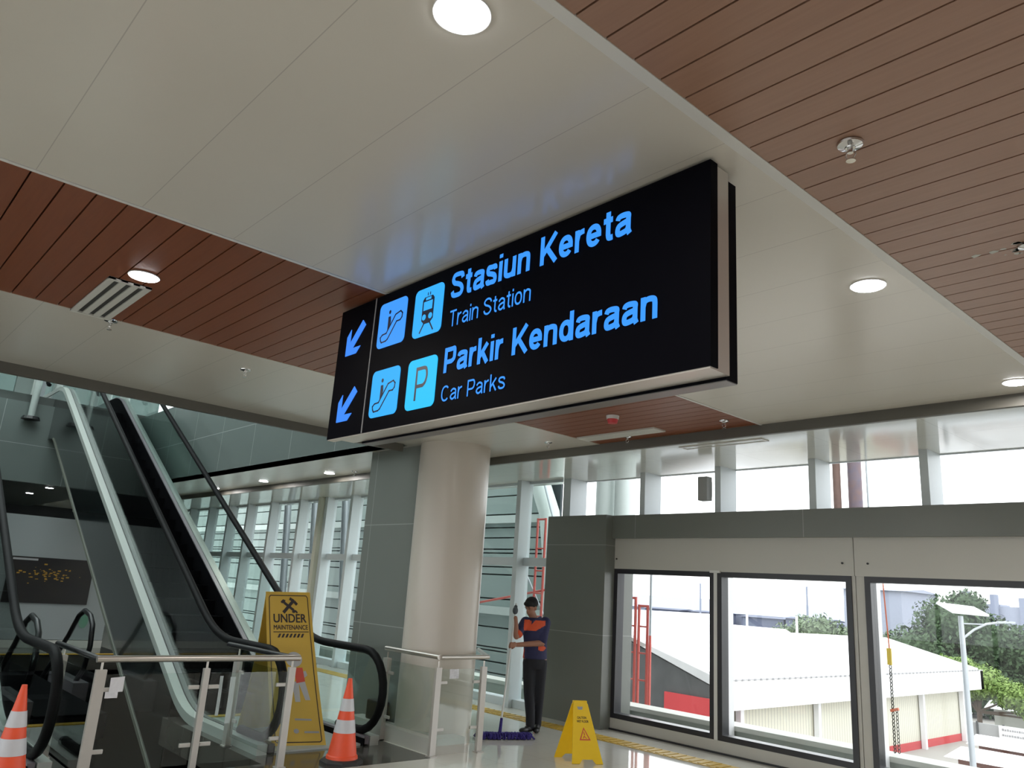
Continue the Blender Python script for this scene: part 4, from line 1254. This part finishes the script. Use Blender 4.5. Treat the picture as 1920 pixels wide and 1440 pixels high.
# facade of boards to the left
fc = thing('board_facade', 'grey green curved building facade of horizontal boards seen through the curtain wall', 'facade', (-22, 14, -6))
mb = MB(); mb.box(-60, -13.9, 14.12, 14.2, -6, 6.5, 1)
z = -6
hs_ = [.42, .30, .62, .20, .36, .10, .30, .27, .27, .08, .50]
k = 0
while z < 6.5:
    hh = hs_[k % len(hs_)]; k += 1
    xr = -13.95 - .28 * max(0, z - 2.2) ** 1.15
    mb.box(-60, xr, 14.0 , 14.12, z, min(z + hh - .035, 6.5), 0)
    z += hh
mb.build('boarding', [M['louvre'], M['louvre_gap']], fc, world=True)
MB().tube([(-15.3, 13.8, 6.2), (-14.45, 13.8, 4.7), (-13.95, 13.8, 3.7), (-13.75, 13.8, 2.6), (-13.7, 13.8, 1.0), (-13.7, 13.8, -6)], .26, 20).build('curved_rib', M['rib'], fc, world=True, smooth=True)
MB().tube([(-14.3, 13.4, 5.6), (-13.35, 13.4, 3.4)], .03, 8).tube([(-13.9, 13.4, 4.6), (-13.0, 13.4, 4.6)], .02, 8).build('edge_bar', M['galv'], fc, world=True)
for i in range(3):
    MB().box(-60, -13.9, 13.86, 13.98, -1.2 + i * 2.35, -1.0 + i * 2.35).build('band', M['rib'], fc, world=True)
for i, x in enumerate((-16.4, -17.6, -19.2, -21.0, -22.8)):
    c = thing('facade_strut', ['first slanted grey strut outside the curtain wall, nearest the pillar', 'second slanted grey strut outside the curtain wall', 'third slanted grey strut outside the curtain wall',
                               'fourth slanted grey strut outside the curtain wall', 'last slanted grey strut outside, nearest the escalator'][i], 'strut', (x, 11.5, -.8))
    MB().tube([(0, 0, 0), (-.9, 0, 5.5)], .11, 12).build('pole', M['galv'], c, smooth=True)
    MB().lathe([(.2, -.03), (.2, 0)], 14).build('plate', M['galv'], c)
def column(x, y, r, m, lab, z0=-6, z1=8, name='outer_column', cat='column', lean=0):
    c = thing(name, lab, cat, (x, y, z0))
    MB().tube([(0, 0, 0), (lean, 0, z1 - z0)], r, 20).build('shaft', m, c, smooth=True)
    MB().lathe([(r * 1.5, 0), (r * 1.5, .1)], 20).build('base', m, c)
column(-9.64, 11, .19, M['rib'], 'left of two pale round columns outside the clerestory', 2.8)
column(-9.19, 11, .19, M['rib'], 'right of two pale round columns outside the clerestory', 2.8)
column(-5.23, 11, .055, M['rust'], 'rusty brown pipe rising outside the clerestory', 2.8, 8, 'pipe', 'pipe')
column(-5.02, 11.12, .095, M['bluebrown'], 'thick blue and brown pipe rising outside the clerestory', 2.8, 8, 'pipe', 'pipe')
column(-4.79, 11, .014, M['galv'], 'thin dark pole outside the clerestory right of the pipes', 2.8, 8, 'pipe', 'pipe')
o = MB().box(-10.15, 6, 10.9, 11.3, 2.55, 2.8).box(-10.15, -9.85, 10.9, 11.3, -6, 2.55).box(5.7, 6, 10.9, 11.3, -6, 2.55).build('outer_beam', M['galv'])
tag(o, 'steel beam outside behind the grey wall band carrying the pipes', 'beam')
def scaffold(x, y, wd, z0, z1, lab, ry=0, m='scaffold'):
    s_ = thing('scaffold', lab, 'scaffolding', (x, y, z0))
    h_ = z1 - z0
    MB().tube([(0, 0, 0), (0, 0, h_)], .024, 10).build('standard', M[m], s_)
    MB().tube([(wd, 0, 0), (wd, 0, h_)], .024, 10).build('standard', M[m], s_)
    MB().tube([(0, 0, h_ - .02), (wd, 0, h_ - .02)], .020, 8).build('ledger', M[m], s_)
    k = .45
    while k < h_ - .2:
        MB().tube([(0, 0, k), (wd, 0, k)], .014, 8).build('rung', M[m], s_)
        k += .42
    return s_
sc0 = scaffold(-11.12, 10.7, .22, -.8, 3.17, 'tall red scaffold frame outside between mullion and grey column')
s_ = scaffold(-9.0, 10.7, .36, -.8, 1.80, 'low red scaffold frame outside at the left edge of the first window')
MB().tube([(.05, 0, .9), (.5, 0, .45)], .018, 8).build('brace', M['scaffold'], s_)
s_ = scaffold(-8.58, 10.72, .18, -.8, 1.68, 'second red scaffold frame outside the first window, right of the low one')
o = thing('scaffold_pole', 'tall red and grey scaffold pole outside the first window', 'scaffolding', (-8.34, 10.72, -.8))
MB().tube([(0, 0, 0), (0, 0, 2.0)], .022, 10).build('lower_tube', M['scaffold'], o)
MB().tube([(0, 0, 2.0), (0, 0, 3.1)], .020, 10).build('upper_tube', M['galv'], o)
MB().tube([(-13.6, 10.74, 1.35), (-10.4, 10.74, 1.90)], .022, 10).build('diagonal_brace', M['scaffold'], sc0, world=True)
MB().tube([(-11.45, 10.74, 2.15), (-10.4, 10.74, .7)], .018, 10).build('diagonal_brace', M['galv'], sc0, world=True)
# rope and chain outside third window
rp = thing('hanging_rope', 'orange rope and dark chain with yellow tag hanging outside the third window', 'rope', (-4.10, 9.95, .22))
MB().tube([(-.115, 0, 2.1), (-.075, 0, 1.15)], .008, 8).build('rope', M['rope'], rp)
MB().box(-.105, -.055, -.012, .012, .98, 1.17).build('yellow_tag', M['strap_yellow'], rp)
mb = MB()
for k in range(24):
    zz = .96 - k * .04
    mb.tube([(-.075 + .012 * math.cos(a * math.pi / 4), .012 * math.sin(a * math.pi / 4) * (k % 2), zz + .022 * math.sin(a * math.pi / 4)) for a in range(9)], .006, 5)
    if k > 11: mb.tube([(-.03 + .012 * math.cos(a * math.pi / 4), 0, zz + .022 * math.sin(a * math.pi / 4)) for a in range(9)], .005, 5)
mb.build('chain', M['chain'], rp)
MB().bar((-.10, 0, .47), (-.01, 0, .50), .03, .03).build('knot', M['rope'], rp)
# solar street lamp
ln = thing('street_lamp', 'grey solar street lamp with a tilted flat panel on top', 'street lamp', (-5.745, 17.06, -6))
MB().tube([(0, 0, 0), (0, 0, 3), (-.02, 0, 7.86)], [.075, .065, .045], 14).build('pole', M['galv'], ln, smooth=True)
MB().tube([(0, 0, 7.45), (.16, .12, 7.62), (.34, .25, 7.74), (.62, .45, 7.80)], .022, 8).build('arm', M['galv'], ln, smooth=True)
MB().tube([(0, 0, 7.72), (.30, .22, 7.73)], .012, 8).build('arm_brace', M['galv'], ln)
MB().bar((.50, .36, 7.79), (.74, .54, 7.80), .09, .035).build('lamp_head', M['galv'], ln)
m = MB(); m.add([(-.38, -.20, 8.06), (-.06, -.30, 7.90), (.40, .24, 7.88), (.10, .36, 8.02)], [(0, 1, 2, 3)])
pb = m.build('solar_panel', M['white_paint'], ln); md = pb.modifiers.new('solid', 'SOLIDIFY'); md.thickness = .04

# ================================================================ FAR OUTSIDE
struct('ground', MB().box(-400, 200, 10.2, 500, -6.2, -6).box(-400, 200, -300, -8.3, -6.2, -6), M['ground'])
wh = thing('warehouse', 'big white roofed warehouse with corrugated cream wall and red base', 'building', (-25, 45, -6))
RP = [(-20.3, 31.2, -1.40), (-20.3, 62.5, -1.40), (-26.05, 61.5, .15), (-26.6, 43.2, .30), (-27.5, 42.6, .54), (-29.5, 44.5, 1.09), (-29.6, 31.2, 1.10)]
m = MB(); m.add(RP, [tuple(range(7))])
m.add([RP[2], RP[3], RP[4], RP[5], (-40, 44.5, -1.6), (-40, 61, -1.6)], [(0, 1, 2, 3, 4, 5)]); m.add([RP[5], RP[6], (-40, 31.2, -1.6), (-40, 44.5, -1.6)], [(0, 1, 2, 3)])
m.add([RP[1], RP[2], (-40, 61, -1.6), (-40, 62.5, -1.6)], [(0, 1, 2, 3)])
rf = m.build('roof', M['white_roof'], wh, world=True); md = rf.modifiers.new('solid', 'SOLIDIFY'); md.thickness = .12; md.offset = -1
MB().box(-20.42, -20.28, 31.2, 63.4, -2.66, -1.40).box(-22.5, -20.28, 62.9, 63.4, -2.66, -1.45).build('eave_board', M['roof_trim'], wh, world=True)
mb = MB()
for k in range(60): mb.box(-20.25, -20.18, 31.6 + k * .52, 31.7 + k * .52, -1.44, -1.36)
mb.box(-20.26, -20.2, 31.2, 63.3, -1.405, -1.385)
mb.build('gutter_clips', M['print_grey'], wh, world=True)
MB().box(-21.6, -21.3, 34, 61.5, -6, -2.5).build('corrugated_wall', M['corrugated'], wh, world=True)
MB().box(-21.3, -21.25, 50, 61.6, -6, -5.55).box(-21.25, -21.15, 31.9, 33.2, -6, -2.6).build('red_base', M['red_wall'], wh, world=True)
for y in (33.8, 41.1, 54.6, 61.4):
    MB().box(-21.22, -20.95, y - .14, y + .14, -6, -2.66).build('pillar', M['white_paint'], wh, world=True)
m = MB(); m.add([(-21.2, 31.8, -6), (-21.2, 31.8, -1.75), (-29.6, 31.8, .98), (-30, 31.8, -6)], [(0, 1, 2, 3)])
gw = m.build('gable_wall', M['dark_wall'], wh, world=True); md = gw.modifiers.new('solid', 'SOLIDIFY'); md.thickness = .2; md.offset = 1
MB().box(-23.6, -20.9, 31.45, 31.58, -6, -2.27).build('red_cladding', M['red_wall'], wh, world=True)
MB().box(-20.62, -20.3, 31.2, 31.5, -4, -1.9).build('downpipe', M['white_paint'], wh, world=True)

def simple_house(name, lab, x0, x1, y0, y1, z1, mw_, mr_, roof=.6, z0=-6, cat='building'):
    b = thing(name, lab, cat, ((x0 + x1) / 2, (y0 + y1) / 2, z0))
    MB().box(x0, x1, y0, y1, z0, z1).build('walls', mw_, b, world=True)
    m = MB(); ym = (y0 + y1) / 2
    m.prism([(y0 - .5, z1), (y1 + .5, z1), (ym, z1 + roof)], lambda p: (x0 - .5, p[0], p[1]), lambda p: (x1 + .5, p[0], p[1]))
    m.build('roof', mr_, b, world=True)
    return b
# long far terminals along the horizon
simple_house('terminal_roof', 'very long hazy pale blue roof on the horizon behind the warehouse', -190, -62, 150, 190, .3, M['haze'], M['haze3'], 2.8)
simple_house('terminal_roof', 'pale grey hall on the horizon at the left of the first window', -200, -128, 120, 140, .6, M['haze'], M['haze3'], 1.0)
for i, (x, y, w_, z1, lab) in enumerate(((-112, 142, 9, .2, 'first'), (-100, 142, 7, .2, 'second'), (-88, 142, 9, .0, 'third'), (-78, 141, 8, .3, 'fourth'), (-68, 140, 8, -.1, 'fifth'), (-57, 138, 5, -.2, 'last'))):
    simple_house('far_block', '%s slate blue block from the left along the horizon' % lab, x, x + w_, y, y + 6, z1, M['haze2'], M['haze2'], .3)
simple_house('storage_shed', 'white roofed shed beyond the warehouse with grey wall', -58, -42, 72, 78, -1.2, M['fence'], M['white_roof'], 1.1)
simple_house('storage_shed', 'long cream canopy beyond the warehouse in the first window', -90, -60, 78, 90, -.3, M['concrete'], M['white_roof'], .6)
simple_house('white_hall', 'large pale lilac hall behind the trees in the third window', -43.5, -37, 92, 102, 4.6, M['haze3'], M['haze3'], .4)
tw = thing('stepped_building', 'pale building with a row of stepped roof turrets behind the trees', 'building', (-36, 122, -6))
for k in range(5):
    x = -43 + k * 3.4
    MB().box(x, x + 3.4, 122, 126, -6, 4.6 - k * .25).build('bay', M['haze3'], tw, world=True)
    MB().box(x + 2.4, x + 3.3, 121.4, 122, 1, 5.9 - k * .3).build('turret', M['haze'], tw, world=True)
for i, (x, y, z1, lab) in enumerate(((-104, 118, 4.2, 'thin mast on the horizon in the first window'), (-66, 96, 4.6, 'thin mast left in the second window'), (-47, 90, 4.6, 'thin dark mast above the tree in the second window'), (-49.5, 81, 1.6, 'white lamp post in front of the round tree'), (-43, 80, 1.2, 'grey post in front of the round tree'))):
    c = thing('mast', lab, 'mast', (x, y, -6))
    MB().tube([(0, 0, 0), (0, 0, z1 + 6)], .12 if i < 3 else .13, 8).build('pole', M['haze'] if i < 3 else M['white_paint'], c)
    MB().lathe([(.3, 0), (.3, .2)], 8).build('foot', M['haze'], c)

def tree(name, lab, x, y, blobs, m, trunk=.3, n=2600, leaf=.30, z0=-6, k_=1.0):
    blobs = [(a * k_, b * k_, 7.75 + (c - 7.75) * k_, d * k_) for a, b, c, d in blobs]
    t = thing(name, lab, 'tree', (x, y, z0))
    tk = MB(); top = max(b[2] for b in blobs)
    tk.tube([(0, 0, 0), (.1, .1, top * .5), (0, 0, top)], [trunk, trunk * .8, trunk * .3], 8)
    for b in blobs:
        tk.tube([(0, 0, top * .35), (b[0] * .7, b[1] * .7, b[2] * .8), (b[0], b[1], b[2])], [trunk * .5, trunk * .3, .03], 6)
    tk.build('trunk', M['bark'], t)
    fo_ = MB(); tot = sum(b[3] ** 2 for b in blobs)
    for b in blobs:
        k = int(n * b[3] ** 2 / tot)
        for _ in range(k):
            dv = Vector((random.gauss(0, 1), random.gauss(0, 1), random.gauss(0, 1))).normalized()
            rr = b[3] * random.uniform(.70, 1.04) * (1 + .10 * math.sin(dv.x * 9 + b[0]) * math.sin(dv.z * 8 + b[1] * 3) + .07 * math.sin(dv.y * 15))
            c = Vector((b[0], b[1], b[2])) + Vector((dv.x * rr, dv.y * rr, dv.z * rr * .8))
            a = Vector((random.gauss(0, 1), random.gauss(0, 1), random.gauss(0, 1))).normalized()
            bb = a.cross(dv + Vector((.01, 0, 0))).normalized()
            s1 = leaf * random.uniform(.6, 1.3)
            fo_.add([c - a * s1, c + bb * s1 * .5, c + a * s1, c - bb * s1 * .5], [(0, 1, 2, 3)])
        fo_.ell((b[0], b[1], b[2]), (b[3] * .70, b[3] * .70, b[3] * .56), 12, 8)
    fo_.build('foliage', m, t)
    return t
tree('tree', 'tall dark green tree left of the solar lamp in the third window', -27.4, 78.7, [(0, 0, 7.6, 2.6), (-2.0, -1, 5.2, 2.8), (2.2, 1, 6.2, 2.6), (0.5, -1, 3.4, 2.8), (-3, 0, 3.2, 2.2), (2.5, 0, 3, 2.6), (1.2, 0, 9.0, 1.4)], M['leaf_dark'], .4, 15000, .22, -6, 1.19)
tree('tree', 'dark green tree behind the solar lamp arm in the third window', -21.9, 80.8, [(0, 0, 5.6, 2.8), (-2, 0, 3.6, 2.5), (2.4, 0, 6.2, 2.6), (2, -1, 3.4, 2.8)], M['leaf_dark'], .35, 11000, .22, -6, 1.19)
tree('tree', 'large dark tree at the right edge of the third window', -14.8, 78.7, [(0, 0, 7.3, 2.8), (-2, 0, 6.6, 2.4), (2, 0, 6, 2.6), (0, -1, 4, 3.0), (-2.4, 0, 4.2, 2.4), (3.4, 0, 7, 2.6)], M['leaf_dark'], .4, 13000, .22, -6, 1.19)
tree('bush', 'bright green bush beyond the warehouse end', -21.8, 66.5, [(-2.6, 1, 4.3, 1.1), (-1, .5, 4.1, 1.3), (.6, 0, 3.6, 1.4), (2.2, 0, 2.9, 1.3), (3.6, 0, 2.2, 1.2), (-.2, 0, 3.2, 1.2), (5, 0, 1.9, 1.3)], M['leaf_light'], .2, 15000, .13)
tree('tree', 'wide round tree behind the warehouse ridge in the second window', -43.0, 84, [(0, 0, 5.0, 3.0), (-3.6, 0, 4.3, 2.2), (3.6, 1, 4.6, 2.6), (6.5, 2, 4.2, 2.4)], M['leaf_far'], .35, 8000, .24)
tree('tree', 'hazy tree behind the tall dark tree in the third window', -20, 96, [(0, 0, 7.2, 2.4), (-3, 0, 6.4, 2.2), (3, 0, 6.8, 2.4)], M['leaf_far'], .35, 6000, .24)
# low sheds, fence and banner lower right
simple_house('low_shelter', 'low red brown shelter with white edge at the lower right corner', -16.2, -10, 46, 50, -4.9, M['roof_red'], M['white_roof'], .3)
simple_house('low_shelter', 'white edged shelter roof behind the corner shelter', -17.5, -11, 53, 55.5, -5.0, M['roof_red'], M['white_roof'], .4)
simple_house('small_house', 'small house with pale roof beside the bright bush', -21.8, -17.5, 69.8, 72.5, -4.4, M['concrete'], M['white_roof'], .6)
simple_house('small_house', 'grey roofed small house behind the boundary wall, right of the pale one', -16, -12.5, 69.8, 73, -4.0, M['fence'], M['haze'], .8)
fn = thing('boundary_wall', 'grey boundary wall with dark posts at the lower right', 'wall', (-18, 64, -6))
MB().box(-21.3, -8, 62.3, 62.5, -6, -4.8).build('panels', M['fence'], fn, world=True)
for k in range(7):
    MB().box(-20.6 + k * 1.6, -20.48 + k * 1.6, 62.2, 62.3, -6, -4.7).build('post', M['dark_wall'], fn, world=True)
bn = thing('banner', 'white banner with grey writing hung on the boundary wall', 'banner', (-18.3, 62.1, -5.9))
MB().box(-19.2, -17.4, 62.1, 62.18, -5.95, -4.75).build('sheet', M['white_paint'], bn, world=True)
mb = MB()
for r_, (zz, hh) in enumerate(((-5.05, .13), (-5.38, .13), (-5.75, .10))):
    x = -19.0
    while x < -17.6:
        w_ = random.uniform(.06, .13)
        mb.box(x, x + w_, 62.08, 62.095, zz, zz + hh * random.uniform(.7, 1)); x += w_ + .045
mb.build('writing', M['print_grey'], bn, world=True)
